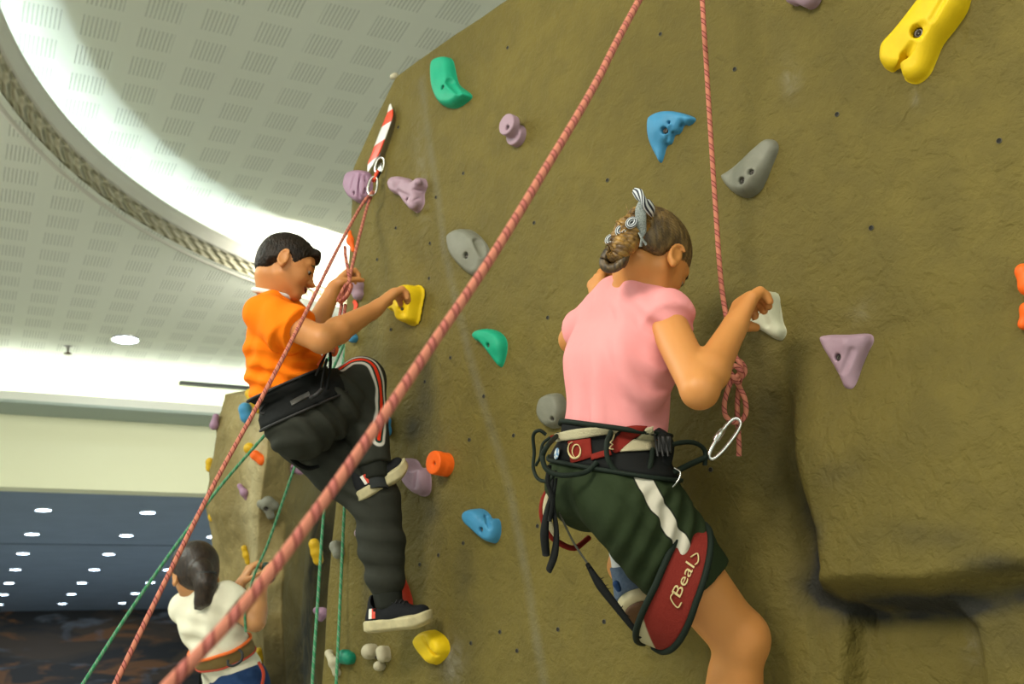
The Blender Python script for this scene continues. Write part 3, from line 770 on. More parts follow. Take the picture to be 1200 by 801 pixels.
hold2('grey', 'grey saucer-shaped hold half behind the long diagonal rope', [(527, 280), (533, 271), (545, 268), (558, 275), (570, 290), (569, 305), (563, 320), (553, 323), (540, 312), (530, 298)], [(543, 290, 3.4), (560, 312, 2.4)], 1.6, [(545, 299, .9)], [((562, 281, 4.4, 1.5), (566, 296, 4.4, 1.3))])
HY = hold2('yellow', 'yellow hooked hold gripped by the boy in orange', [(461, 361), (466, 348), (474, 337), (484, 334), (489, 341), (486, 358), (482, 376), (471, 377), (469, 367), (463, 366)], [(478, 345, 5.0), (468, 360, 5.0), (478, 370, 3.0)], 1.1, [(468, 361, .5)], [((477, 353, 6.2, 1.0), (473, 366, 5.4, .8))])
hold2('green', 'emerald green comma-shaped hold in the middle of the wall', [(557, 394), (562, 387), (574, 385), (585, 390), (591, 400), (590, 415), (585, 428), (580, 425), (573, 413), (566, 403), (560, 400)], [(565, 393, 3.2), (583, 402, 2.8), (584, 424, 1.4)], 1.3, [(571, 404, .6)])
hold2('white', 'bone white curved hold gripped by the ribboned girl', [(886, 349), (895, 342), (908, 343), (911, 358), (913, 375), (917, 387), (912, 396), (903, 394), (890, 386), (880, 380), (879, 370), (884, 358)], [(899, 349, 4.6), (886, 374, 3.0), (912, 390, 1.8)], 1.3, [(882, 369, .9)], [((893, 366, 5.2, .8), (899, 380, 4.6, .8))])
hold2('lilac', 'pale lilac triangular hold standing alone above the wall ledge', [(960, 397), (966, 392), (990, 392), (1014, 391), (1019, 398), (1014, 412), (1009, 430), (1006, 452), (1000, 459), (990, 455), (985, 442), (975, 424), (965, 409)], [(992, 401, 4.2), (966, 398, 2), (1013, 398, 2), (1000, 450, 2.0), (992, 428, 3.2)], 1.5, [(981, 418, .7)], [((1000, 412, 5.0, .8), (988, 436, 4.6, .6))])
hold('orange', 'bright orange hold half outside the right edge of the picture', [[(1199, 318, 2, 1.2), (1205, 335, 2, 1.5)], [(1203, 362, 2, 1.0), (1199, 380, 2, .7)]], k=.8)
hold2('grey', 'dark grey round hold showing beside the pink top', [(632, 478), (638, 464), (655, 461), (662, 480), (655, 498), (641, 500), (633, 490)], [(645, 478, 3)], 1.5, [(646, 490, .5)])
disc_hold('orange', 'orange hold of two round discs in the middle of the wall', [(511, 542, 2.4, 4.8, 3.3), (521, 544, -.6, 2.2, 3.3)], [(508, 543, .6)])
hold2('blue', 'blue bean-shaped hold low on the wall', [(547, 605), (551, 597), (562, 596), (570, 602), (573, 607), (582, 609), (583, 625), (578, 635), (568, 633), (557, 622), (549, 614)], [(556, 604, 4), (572, 627, 2.8), (580, 615, 3)], 1.4, [(563, 620, .6)], [((571, 604, 4.2, .6), (574, 618, 4.0, .5))])
hold2('lilac', 'lilac lumpy hold behind the raised trainer', [(468, 544), (474, 537), (483, 538), (489, 549), (498, 550), (500, 574), (489, 579), (480, 572), (472, 557)], [(477, 546, 3.6), (493, 564, 2.6)], 1.3, [], [((488, 552, 4, .4), (486, 570, 4, .4))])
hold2('yellow', 'yellow two-lobed hold under the toe of the standing trainer', [(488, 749), (495, 740), (508, 738), (520, 748), (523, 762), (515, 774), (505, 778), (496, 769), (489, 758)], [(510, 750, 3.8), (500, 766, 3.0)], 1.5, [], [((495, 747, 3.8, .5), (513, 768, 3.8, .5))])
hold2('red', 'dark red sickle-shaped hold behind the standing shin', [(461, 664), (466, 668), (474, 685), (479, 702), (478, 713), (471, 707), (463, 697), (460, 680)], [(468, 690, 3)], 1.2)
hold('cream', 'cream knobbly hold below the standing trainer', [[(432, 763, 2.0, 2.0)], [(447, 763, 2.0, 1.5), (448, 769, 2.0, 1.4)], [(443, 780, 1.6, 1.2)]], [(438, 770, .5)], k=.6)
hold('teal', 'teal green rounded hold at the foot of the right-hand green rope', [[(403, 769, 1.5, 1.9), (408, 771, 1.5, 1.6)]], k=.8)
hold('cream', 'cream star-shaped hold at the bottom, left of the teal one', [[(385, 765, 1.0, 1.0), (391, 776, 1.4, 1.4), (394, 788, 1, 1.0)], [(391, 776, 1.4, 1.2), (398, 772, 1, .8)]], k=.6)
hold('lilac', 'small pale lilac hold left of the standing leg', [[(421, 624, 1.2, 1.3), (425, 635, 1.2, 1.2)]], [(423, 630, .4)], k=.8)
hold('grey', 'small grey hold near the left rim, between two green ropes', [[(393, 640, 1.5, 1.7), (396, 648, 1.5, 1.5)]], k=.8)
hold('lilac', "lilac wedge hold at the boy's far hand", [[(407, 326, 3.2, 1.7), (416, 335, 1.8, 2.2), (419, 345, 1.2, 1.5)]], k=.8)
hold('blue', 'small blue hold on the left rim where the green ropes start', [[(409, 389, 1.2, 1.8), (413, 396, 1.2, 1.2)]], k=.8)
hold('blue', "small blue hold mostly behind the boy's raised knee", [[(451, 493, 1.0, 1.5), (452, 505, 1.0, 1.4)]], k=.8)
hold('cream', 'tiny cream hold at the top corner of the wall', [[(463, 89, .4, 1.0), (460, 90, .4, .8)]], k=.6)
hold('orange', 'orange wedge poking out past the left rim of the wall', [[(410, 272, .2, .5), (411, 282, .2, 1.3), (414, 293, .2, .5)]], k=.8)
# on the rock pillar
pg = 'holds bolted to the climbing walls'
hold('amber', 'yellow hold on top of the rock pillar', [[(293, 461, 2, 2.0), (298, 466, 3, 2.6), (303, 478, 2, 2.0)]], pillar=True, k=.8, h=.004, cen=4.42)
hold('blue', 'round blue hold near the top of the rock pillar', [[(287, 479, 3, 2.6), (289, 488, 3, 2.6)]], pillar=True, k=.8, h=.004)
hold('amber', 'yellow round hold on the pillar touching an orange one', [[(292, 525, 2, 2.2)]], pillar=True, k=.8, h=.004)
hold('orange', 'orange blocky hold on the rock pillar', [[(299, 533, 2, 1.9), (307, 539, 2, 2.0)]], pillar=True, k=.8, h=.004)
hold('mauve', "lilac bobbly hold on the pillar below the boy's seat", [[(339, 549, 2, 2.0)], [(346, 548, 2, 2.1)], [(352, 551, 2, 1.8)]], [(343, 549, .6)], pillar=True, k=.6, h=.004)
hold('mauve', 'small pinkish lilac hold on the pale face of the pillar', [[(281, 569, 2, 1.0), (286, 577, 3, 1.6), (289, 583, 2, 1.0)]], pillar=True, k=.6, h=.004)
hold('grey', 'grey shield-shaped hold with a dark hole on the pillar', [[(306, 590, 2, 1.6), (314, 588, 2.5, 2.2), (321, 592, 2, 1.8)], [(313, 592, 2, 2.4), (317, 604, 1.5, 1.4)]], [(312, 596, .9)], pillar=True, k=1.0, h=.004)
hold('amber', 'yellow hold, upper of two on the left outline of the pillar', [[(246, 541, 0, 1.8), (246, 548, 0, 1.8)]], pillar=True, k=.8, h=.004, cen=4.80)
hold('amber', 'yellow hold, lower of two on the left outline of the pillar', [[(251, 596, 2, 1.9), (249, 606, 1, 1.8)]], pillar=True, k=.8, h=.004, cen=4.78)
hold('mauve', 'pale lilac hold high on the left outline of the pillar', [[(253, 488, 2, 1.3), (251, 498, 2, 2.0)]], pillar=True, k=.8, h=.004, cen=4.80)
hold('amber', 'slim yellow hold above the hands of the climber in white', [[(286, 642, 2, 1.1), (289, 650, 2, 1.5), (291, 658, 2, 1.2)]], pillar=True, k=.8, h=.004)
hold('dark', 'dark green hold gripped by the climber in white', [[(312, 664, 2, 1.8), (316, 676, 2, 2.0)]], pillar=True, k=.8, h=.004, cen=4.18)
hold('amber', 'yellow lumpy hold beside the jeans of the climber in white', [[(303, 764, 2, 1.8), (307, 771, 2, 1.8)], [(306, 781, 2, 1.9)]], pillar=True, k=.6, h=.004)
hold('amber', 'yellow long hold in the dark cleft beside the green rope', [[(368, 637, 2, 2.0), (371, 647, 2, 2.2), (373, 656, 2, 1.9)]], pillar=True, k=.8, h=.004, cen=4.2)
hold('mauve', 'pinkish lilac hold low in the dark cleft', [[(371, 715, 2, 1.3), (378, 718, 2, 2.0), (376, 724, 2, 1.2)]], pillar=True, k=.8, h=.004, cen=4.2)
# ================================================================== PEOPLE
def skinm(name, col, col2):
    def bd(m, nt, N, L, b, tc, out):
        c = mixc(N, L, attr(N, 'lip'), out, (.42, .10, .06)); L.new(c, b.inputs['Base Color'])
    return mat(name, col, .48, spec=.4, sss=.12, var=(9, .35), col2=col2, bump=[(160, .08, .001, 4), (25, .1, .004)], build=bd)
M_skinG = skinm('warm_skin_girl', (.62, .265, .075), (.52, .20, .05))
M_skinB = skinm('warm_skin_boy', (.58, .255, .085), (.48, .19, .06))
M_skinT = skinm('warm_skin_far_climber', (.56, .27, .11), (.50, .22, .08))
def cloth(name, col, rough=.85, col2=None, build=None, var=None, sc=420):
    return mat(name, col, rough, spec=.12, var=var, col2=col2, bump=[(14, .25, .01, 4), (sc, .15, .0008, 2)], build=build)
M_pink = cloth('pink_jersey', (.82, .32, .33))
M_orange = cloth('orange_jersey', (1.0, .215, .006))
M_white = cloth('off_white_jersey', (.82, .78, .62))
M_collar = cloth('white_collar', (.75, .78, .76))
def stripes(cols):
    def bd(m, nt, N, L, b, tc, out):
        x = attr(N, 'stripe'); c = None; base = tuple(b.inputs['Base Color'].default_value[:3])
        for lo, hi, cc in cols:
            c = mixc(N, L, band(N, L, x, lo, hi, .0008), c if c is not None else base, cc)
        L.new(c, b.inputs['Base Color'])
    return bd
M_green = cloth('dark_green_cotton', (.022, .034, .014), build=stripes([(-.5, .0150, (.55, .52, .43)), (.0150, .0175, (.008, .01, .008))]))
M_track = cloth('charcoal_track_cloth', (.032, .034, .027), build=stripes([(-.5, .0055, (.75, .04, .012)), (.0055, .0115, (.01, .045, .03)), (.0115, .0200, (.62, .60, .55)), (.02, .0215, (.3, .3, .28))]))
M_denim = cloth('blue_denim', (.018, .045, .13), var=(60, .4), col2=(.03, .07, .17))
M_rib = cloth('dark_ribbing', (.018, .020, .016))
M_sock = cloth('dark_sock', (.03, .034, .034)); M_wsock = cloth('white_sock', (.62, .62, .62))
def hairm(name, c1, c2, sc=(60, 60, 60), rot=(0, 0, 0), spec=.5):
    def bd(m, nt, N, L, b, tc, out):
        mp = N.new('ShaderNodeMapping'); mp.inputs['Scale'].default_value = sc; mp.inputs['Rotation'].default_value = rot
        L.new(tc.outputs['Object'], mp.inputs[0])
        n = N.new('ShaderNodeTexNoise'); n.inputs['Scale'].default_value = 1; n.inputs['Detail'].default_value = 6; L.new(mp.outputs[0], n.inputs['Vector'])
        c = mixc(N, L, band(N, L, n.outputs['Fac'], .52, 2, .12), c1, c2); L.new(c, b.inputs['Base Color'])
        u = N.new('ShaderNodeBump'); u.inputs['Strength'].default_value = .8; u.inputs['Distance'].default_value = .004
        L.new(n.outputs['Fac'], u.inputs['Height']); L.new(u.outputs[0], b.inputs['Normal'])
    return mat(name, c1, .45, spec=spec, build=bd)
M_hairB = hairm('black_hair', (.010, .007, .005), (.028, .018, .012), (150, 150, 90), spec=.22)
M_web = mat('black_webbing', (.008, .009, .009), .8, spec=.15, bump=[(300, .3, .001, 2)])
M_web2 = mat('dark_green_piping', (.008, .015, .010), .7, spec=.2, bump=[(300, .3, .001, 2)])
M_maroon = cloth('maroon_panel', (.19, .018, .012)); M_mesh = mat('beige_mesh', (.42, .38, .24), .8, bump=[(350, .8, .002, 1)])
M_gold = mat('gold_print', (.62, .50, .24), .6); M_eyew = mat('eye_white', (.42, .38, .32), .25); M_iris = mat('iris', (.02, .01, .006), .2)

def basis(f, up):
    f = nrm(f); r = nrm(np.cross(f, up)); u = np.cross(r, f); return f, u, r
def hand(S, wrist, d, n, s, L=.125, curl=(.6, .9, .6), spread=.12, thumb=(.7, .5), k=.005, rs=1.0, curls=None):
    """palm and five jointed fingers. d: wrist to knuckles, n: palm side, s: thumb side"""
    d = nrm(d); n = nrm(n-d*(n@d)); s0 = np.cross(d, n); s = s0 if s0 @ s > 0 else -s0
    w = L*.40; pl = L*.50
    for q in (-.32, -.1, .12, .34):
        S.cap(wrist+s*w*q*.5, wrist+d*pl*.92+s*w*q, .0125*rs, .0105*rs, k=.008)
    S.cap(wrist-d*.02, wrist+d*.012, .0175*rs, .0165*rs, k=.012, sq=(n, .82))
    fl = (.40, .47, .44, .35)
    for i, q in enumerate((.42, .14, -.14, -.40)):
        a = wrist+d*pl*(1-.05*abs(i-1))+s*w*q; th = 0; dd = nrm(d+s*spread*q)
        c = curls[i] if curls else curl
        segs = [(.46, .0078), (.30, .0070), (.24, .0062)]; r0 = .0082*rs
        for (fr, r1), cu in zip(segs, c):
            th += cu; v = dd*math.cos(th)+n*math.sin(th); b = a+v*L*fl[i]*fr
            S.cap(a, b, r0, r1*rs, k=k*.6); a, r0 = b, r1*rs
    a = wrist+d*pl*.18+s*w*.42+n*.004; v1 = nrm(d*.62+s*thumb[0]+n*thumb[1]*.6); b = a+v1*L*.24
    S.cap(wrist+d*.01, a, .012*rs, .0115*rs, k=.008); S.cap(a, b, .0115*rs, .0088*rs, k=.006)
    v2 = nrm(d*.8+s*thumb[0]*.25+n*thumb[1]); c = b+v2*L*.18; S.cap(b, c, .0088*rs, .0078*rs, k=.004)
    v3 = nrm(d*.7+n*thumb[1]*1.3); S.cap(c, c+v3*L*.13, .0078*rs, .0066*rs, k=.003)
def head(S, c, f, up, sc=1.0, smile=0.0, ear=(-.012, -.012)):
    """skull, jaw, brow, nose, lips, ears.  c: head centre"""
    f, u, r = basis(f, up); Q = lambda a, b, g=0.0: c+sc*(f*a+u*b+r*g); m = sc
    ax = np.array([f, u, r])
    S.ell(Q(-.012, .028), np.array([.093, .080, .075])*m, ax, k=.01)
    S.ell(Q(.024, -.022), np.array([.062, .078, .056])*m, ax, k=.03)
    for g in (-1, 1):
        S.cap(Q(.0, -.048, .043*g), Q(.062, -.083, .014*g), .019*m, .016*m, k=.02)
        S.ell(Q(.052, -.030, .030*g), np.array([.026, .024, .022])*m, ax, k=.015)
        S.cap(Q(.073, .024, .012*g), Q(.066, .022, .042*g), .0105*m, .009*m, k=.012)
    S.ell(Q(.070, -.088), np.array([.017, .015, .018])*m, ax, k=.012)
    for g in (-1, 1): S.ell(Q(.091, .000, .031*g), np.array([.012, .0105, .016])*m, ax, k=.012, op='-')
    S.cap(Q(.077, .012), Q(.098, -.027), .0085*m, .0100*m, k=.010)
    S.ell(Q(.103, -.029), np.array([.0105, .0085, .0100])*m, ax, k=.005)
    for g in (-1, 1): S.ell(Q(.091, -.032, .012*g), np.array([.009, .007, .006])*m, ax, k=.004)
    for g in (-1, 1):
        S.cap(Q(.0895, -.053, .0), Q(.078-.004*smile, -.0545+.004*smile, .021*g), .0062*m, .0035*m, k=.004)
        S.cap(Q(.0870, -.064, .0), Q(.077-.004*smile, -.058+.004*smile, .019*g), .0068*m, .0035*m, k=.004)
    S.cap(Q(.095, -.0585, -.014), Q(.095, -.0585, .014), .0022*m, k=.002, op='-')
    for g in (-1, 1): S.ell(Q(.0725, .0055, .031*g), np.array([.0135, .0095, .0135])*m, ax, k=.003)
    for g in (-1, 1):      # ear: dish, rim, lobe
        o = nrm(f*-.35+r*g)
        e = Q(ear[0], ear[1], .071*g); w = nrm(np.cross(u, o))
        eax = np.array([w, u, o])
        S.ell(e+o*.006*m, np.array([.018, .029, .008])*m, eax, k=.004)
        ang = np.linspace(-2.2, 2.3, 12); sg = 1 if w @ f > 0 else -1
        pts = [e+o*.013*m+m*(-sg*w*.0165*math.cos(t)+u*(.0275*math.sin(t)+.004)) for t in ang]
        for a, b in zip(pts[:-1], pts[1:]): S.cap(a, b, .0038*m, k=.003)
        S.ell(e+o*.010*m-u*.026*m+sg*w*.004*m, np.array([.008, .009, .006])*m, eax, k=.004)
        S.ell(e+o*.018*m+sg*w*.002*m, np.array([.008, .014, .007])*m, eax, k=.004, op='-')
    return Q, ax
def face_bits(root, Q, ax, sc, hair, lid=.5):
    f, u, r = ax
    for g in (-1, 1):
        v, q = [], []
        bm = bmesh.new(); bmesh.ops.create_uvsphere(bm, u_segments=20, v_segments=14, radius=.0112*sc)
        R = np.array([r, u, f]); me = bpy.data.meshes.new('eye')
        for vv in bm.verts:
            p = np.array(vv.co); vv.co = Vector(Q(.0715, .000, .031*g)+R.T@p)
        bm.to_mesh(me); bm.free(); e = link('eye', me, root, M_eyew)
        cpt = Q(.0720, -.002, .031*g); look = nrm(f-u*.6)
        V, Fq = lathe_geo([(.0068*sc, -.001), (.0058*sc, .0012*sc), (.0001, .0020*sc)], cpt+look*.0108*sc, look, 16, closed=False)
        link('iris', npmesh('iris', V, Fq), e, M_iris)
        # upper lid and lashes
        pts = [Q(.0845-abs(t)*.006, -.0015-abs(t)**2*.003, .031*g+.0125*t*g) for t in np.linspace(-1, 1, 9)]
        tube('eyelashes', np.array(pts)+f*.0015*sc, [.0008*sc, .0016*sc, .0008*sc], hair, e, seg=6)
        pts = [Q(.0865-abs(t-.0)**2*.012-.001, .0215+.004*(1-t*t)-.003*(t > .5), .029*g+.019*t*g) for t in np.linspace(-1, 1, 11)]
        tube('eyebrow', np.array(pts), [.0016*sc, .0032*sc, .0030*sc, .0012*sc], hair, root, seg=8)
def finish(root, name, S, h, m, attrs=None, wr=None, rel=1, lips=None, parent=None):
    V, Fc = S.build(h); V = relax(V, Fc, rel, .5) if rel else V
    if wr: N_ = vnormals(V, Fc); V = V+N_*wr(V)[:, None]
    A = {}
    if lips is not None:
        Q, ax, sc = lips; c = Q(.083, -.0585)
        d = V-c; A['lip'] = .75*np.exp(-((d@ax[1]/(.0085*sc))**2+(d@ax[2]/(.019*sc))**2+(d@ax[0]/(.02*sc))**2)**2)
    if attrs: A.update(attrs(V))
    o = link(name, npmesh(name, V, Fc, A), parent or root, m)
    return o, V, Fc
def folds(*w):
    """cloth folds: (direction, wavelength, amplitude, centre, reach) waves that bend and fade"""
    def fn(V):
        d = np.zeros(len(V))
        for dr, wl, am, c, rc in w:
            x = V@nrm(dr); side = V@nrm(np.cross(dr, [.3, .4, .85])); 
            ph = x*2*PI/wl+1.6*np.sin(side*14+x*5)+.8*np.sin(side*31+2)
            wv = np.sin(ph); wv = np.sign(wv)*np.abs(wv)**.8
            fal = np.exp(-(np.linalg.norm(V-c, axis=1)/rc)**2) if c is not None else 1
            d += am*(wv*.85+.75)*fal
        return d
    return fn
def torso(S, J, o=0.0, k=.03, w=.062, lo=True, up_=True, dp=.86):
    """trunk between pelvis and neck; o = how much larger than the body"""
    t = nrm(J['neck']-J['pel']); r = nrm(J['sR']-J['sL']); r = nrm(r-t*(r@t)); f = np.cross(t, r)
    if lo:
        rr = nrm(J['hR']-J['hL'])
        S.cap(J['pel']-rr*w*.62, J['pel']+rr*w*.62, .080+o, k=k, sq=(f, .95))
    if up_:
        for g in (-1, 1):
            S.cap(J['pel']+r*g*w*.42+t*.01, J['chest']+r*g*w*.62, .070+o, .074+o, k=k, sq=(f, dp))
            S.cap(J['chest']+r*g*w*.62, J['neck']-t*.035+r*g*w*.7, .074+o, .050+o, k=k, sq=(f, dp))
            S.cap(J['neck']-t*.05+r*g*.02, J['sR' if g > 0 else 'sL'], .045+o, .036+o, k=.025)
    return t, r, f
def arm(S, s, e, w, o=0.0, r=(.038, .031, .030, .021), k=.012):
    S.cap(s, e, r[0]+o, r[1]+o, k=k)
    m = e*.72+w*.28; S.cap(e, m, r[1]*.97+o, r[2]*1.04+o, k=k); S.cap(m, w, r[2]*1.04+o, r[3]+o, k=k)
def leg(S, h, kn, a, o=0.0, r=(.070, .050, .048, .031), k=.015, calf=None):
    m = h*.6+kn*.4; S.cap(h, m, r[0]+o, r[0]*.90+o, k=k); S.cap(m, kn, r[0]*.90+o, r[1]+o, k=k)
    S.cap(kn, a, r[1]*.94+o, r[3]+o, k=k)
    if calf is not None:
        c = kn*.68+a*.32+calf*.010; S.ell(c, (r[2]+o)*np.array([1.0, 1.0, 1.0])*np.array([1, 1, 1]), k=.03)
        S.cap(kn*.8+a*.2+calf*.008, kn*.5+a*.5+calf*.008, r[2]*.95+o, r[2]*.85+o, k=.02)

def shoe(root, heel, toe, up, W=.074, mats=None, name='shoe', H=.030, hgt=.075, h=.003, laces=True, ankle=None):
    """trainer: thick sole, upper with tongue, laces, heel tab"""
    L = np.linalg.norm(toe-heel); f, u, r = basis(toe-heel, up); Q = lambda a, b, g=0.0: heel+f*a*L+u*b+r*g
    msole, mup, mlace, mtab = mats
    S = Sdf(); sq = (u, .9)
    for a, b, ra, rb, gg in ((.16, .45, .46*W, .43*W, 0), (.45, .72, .43*W, .52*W, .004), (.72, .84, .52*W, .45*W, .002)):
        for z_ in np.arange(.007, H-.006, .006): S.cap(Q(a, z_, 0), Q(b, z_, gg), ra, rb, k=.004, sq=(u, .26))
    for a in np.linspace(.12, .9, 9): S.cap(Q(a, -.010, -W), Q(a, -.010, W), .0035, k=.002, op='-')
    V, Fc = S.build(h); V = relax(V, Fc, 1, .5)
    # toe spring
    ta = ((V-heel)@f)/L; V = V+np.outer(np.clip(ta-.7, 0, 1)**2*.12, u)
    so = link('sole', npmesh('sole', V, Fc), None, msole)
    S = Sdf()
    S.cap(Q(.17, H*.8), Q(.45, H*.8), .38*W, .38*W, k=.012)
    S.cap(Q(.45, H*1.1), Q(.80, H*.85), .40*W, .41*W, k=.015, sq=(u, .75))
    S.cap(Q(.16, H), Q(.19, hgt*.82), .34*W, .33*W, k=.012); S.cap(Q(.34, hgt*.72), Q(.55, H*1.2), .32*W, .36*W, k=.015)
    S.cap(Q(.10, hgt*.9), Q(.11, hgt*1.02), .009, k=.004)
    S.plane(Q(.2, .001), -u)
    top = ankle if ankle is not None else Q(.22, hgt*1.4)
    S.cap(Q(.24, hgt*.85), top, .028, .026, k=.004, op='-')
    V, Fc = S.build(h); V = relax(V, Fc, 1, .5); ta = ((V-heel)@f)/L; V = V+np.outer(np.clip(ta-.7, 0, 1)**2*.12, u)
    up_o = link('upper', npmesh('upper', V, Fc), None, mup); T = bvh(V, Fc)
    def onU(a, b, g):
        o0 = Q(a, .04, 0); d = nrm(u*b+r*g+f*.05); hh = T.ray_cast(Vector(o0+d*.2), Vector(-d)); return (np.array(hh[0]) if hh[0] else o0+d*.03)+d*.001
    kids = [so, up_o]
    if laces:
        gs = []
        for a in np.linspace(.42, .64, 5):
            gs.append(tube_geo(catmull([onU(a-.01, 1, g) for g in (-.9, -.4, 0, .4, .9)], 4)+u*.001, .0019, 6))
        v, q = merge(gs); kids.append(link('laces', npmesh('laces', v, q), None, mlace))
    gs = []
    for i, mm in enumerate(mtab or []):
        pl = [(.10+.11*i/len(mtab), .10+.11*(i+1)/len(mtab))][0]
        quad = [onU2 for onU2 in []]
        vs = []
        for a in np.linspace(pl[0], pl[1], 4):
            for b_ in np.linspace(H*.95, H*1.65, 4):
                o0 = Q(a, b_); d = r if (CAM-heel) @ r > 0 else -r
                hh = T.ray_cast(Vector(o0+d*.2), Vector(-d)); vs.append((np.array(hh[0]) if hh[0] else o0+d*.03)+d*.0012)
        fs = [(i_*4+j, i_*4+j+1, (i_+1)*4+j+1, (i_+1)*4+j) for i_ in range(3) for j in range(3)]
        kids.append(link('heel_patch', npmesh('heel_patch', vs, fs), None, mm))
    root_o = up_o; up_o.name = name
    up_o.parent = root
    for k_ in kids:
        if k_ is not up_o: k_.parent = up_o
    return up_o
def ring_band(C, e1, e2, e3, r1, r2, hw, n=72, tree=None, off=.004, arc=(0, 2*PI), thick=.004, smooth=3):
    """closed band round C: radius from the tree (ray cast) or an ellipse, half width hw(theta) along e3.
    returns outer grid pts [n,m] for building patches"""
    th = np.linspace(arc[0], arc[1], n, endpoint=(arc[1]-arc[0]) < 2*PI-.01); m = 7; G = np.zeros((n, m, 3)); DR = np.zeros((n, 3))
    rad = np.zeros((n, m))
    for i, t in enumerate(th):
        d = nrm(e1*math.cos(t)*(r1 if tree is None else 1)+e2*math.sin(t)*(r2 if tree is None else 1)); DR[i] = d
        ell = 1/math.sqrt((d@e1/r1)**2+(d@e2/r2)**2) if r1 else 0
        for j in range(m):
            s = (j/(m-1)*2-1)*hw(t); rr = ell
            if tree is not None:
                o = C+e3*s; hh = tree.ray_cast(Vector(o+d*.4), Vector(-d))
                rr = max(ell, (np.array(hh[0])-o)@d) if hh[0] is not None else ell
            rad[i, j] = rr+off
    for _ in range(smooth):
        rad = np.maximum(rad, .5*rad+.25*(np.roll(rad, 1, 0)+np.roll(rad, -1, 0))) if len(th) == n and arc[1]-arc[0] > 2*PI-.01 else rad
    for i, t in enumerate(th):
        for j in range(m): G[i, j] = C+e3*(j/(m-1)*2-1)*hw(t)+DR[i]*rad[i, j]
    return G, DR, th
def band_mesh(G, DR, thick, closed=True):
    n, m = G.shape[:2]; out = G.reshape(-1, 3); inn = (G-DR[:, None]*thick).reshape(-1, 3); V = np.concatenate([out, inn]); Fc = []; o = n*m
    for i in range(n if closed else n-1):
        k = (i+1) % n
        for j in range(m-1):
            Fc.append((i*m+j, k*m+j, k*m+j+1, i*m+j+1)); Fc.append((o+i*m+j, o+i*m+j+1, o+k*m+j+1, o+k*m+j))
        Fc.append((i*m, o+i*m, o+k*m, k*m)); Fc.append((i*m+m-1, k*m+m-1, o+k*m+m-1, o+i*m+m-1))
    return V, Fc
def patch(tree, top, bot, off, n=14, m=5, thick=.002):
    """panel lying on a surface, between two outlines given along the sight lines"""
    a = catmull([list(q)+[0] for q in top], 6)[:, :2]; b = catmull([list(q)+[0] for q in bot], 6)[:, :2]
    f = lambda c, t: np.array([np.interp(t, np.linspace(0, 1, len(c)), c[:, i]) for i in range(2)])
    G = []; 
    for t in np.linspace(0, 1, n):
        row = []
        for s in np.linspace(0, 1, m): row.append(f(a, t)*(1-s)+f(b, t)*s)
        G.append(row)
    flat = [q for r_ in G for q in r_]
    pts = hits(tree, flat, 0); 
    nn = []
    for q, p in zip(flat, pts):
        _, n_ = hit(tree, q[0], q[1]); nn.append(n_ if n_ is not None else -nrm(ray(*q)))
    nn = np.array(nn).reshape(n, m, 3)
    for _ in range(3): nn = nn+np.roll(nn, 1, 0)*.5+np.roll(nn, -1, 0)*.5
    nn /= np.linalg.norm(nn, axis=2)[..., None]
    P0 = pts.reshape(n, m, 3)+nn*off
    V = np.concatenate([P0.reshape(-1, 3), (P0-nn*thick).reshape(-1, 3)]); o = n*m; Fc = []
    for i in range(n-1):
        for j in range(m-1):
            Fc.append((i*m+j, i*m+j+1, (i+1)*m+j+1, (i+1)*m+j)); Fc.append((o+i*m+j, o+(i+1)*m+j, o+(i+1)*m+j+1, o+i*m+j+1))
    for i in range(n-1): Fc.append((i*m, (i+1)*m, o+(i+1)*m, o+i*m)); Fc.append((i*m+m-1, o+i*m+m-1, o+(i+1)*m+m-1, (i+1)*m+m-1))
    for j in range(m-1): Fc.append((j, o+j, o+j+1, j+1)); k = (n-1)*m; Fc.append((k+j, k+j+1, o+k+j+1, o+k+j))
    return V, Fc
def letters(txt, quad, tree, off, size_keep=True, thick=.0012):
    """text laid on a surface; quad = image corners (left-bottom, right-bottom, right-top, left-top)"""
    c = bpy.data.curves.new('t', 'FONT'); c.body = txt; c.resolution_u = 3; to = bpy.data.objects.new('t', c); COL.objects.link(to)
    bpy.context.view_layer.update(); me = bpy.data.meshes.new_from_object(to.evaluated_get(bpy.context.evaluated_depsgraph_get()))
    V = np.array([v.co[:] for v in me.vertices]); Fc = [tuple(p.vertices) for p in me.polygons]
    bpy.data.objects.remove(to); bpy.data.curves.remove(c); bpy.data.meshes.remove(me)
    lo, hi = V.min(0), V.max(0); a = (V[:, 0]-lo[0])/(hi[0]-lo[0]); b = (V[:, 1]-lo[1])/(hi[1]-lo[1])
    q = np.array(quad, float)
    px = (q[0][None]*(1-a)[:, None]+q[1][None]*a[:, None])*(1-b)[:, None]+(q[3][None]*(1-a)[:, None]+q[2][None]*a[:, None])*b[:, None]
    return hits(tree, px, off), Fc
def person(label, base, root=None):
    e = empty('person', base); tag(e, label, 'person'); return e
def settle(root):
    """children were built in world space: keep them there under the moved root"""
    for ch in root.children: ch.location = -Vector(root.location)
def harness_root(person_, label=None):
    o = bpy.data.objects.new('climbing_harness', None); COL.objects.link(o); o.parent = person_
    if label: o['label'] = label
    return o
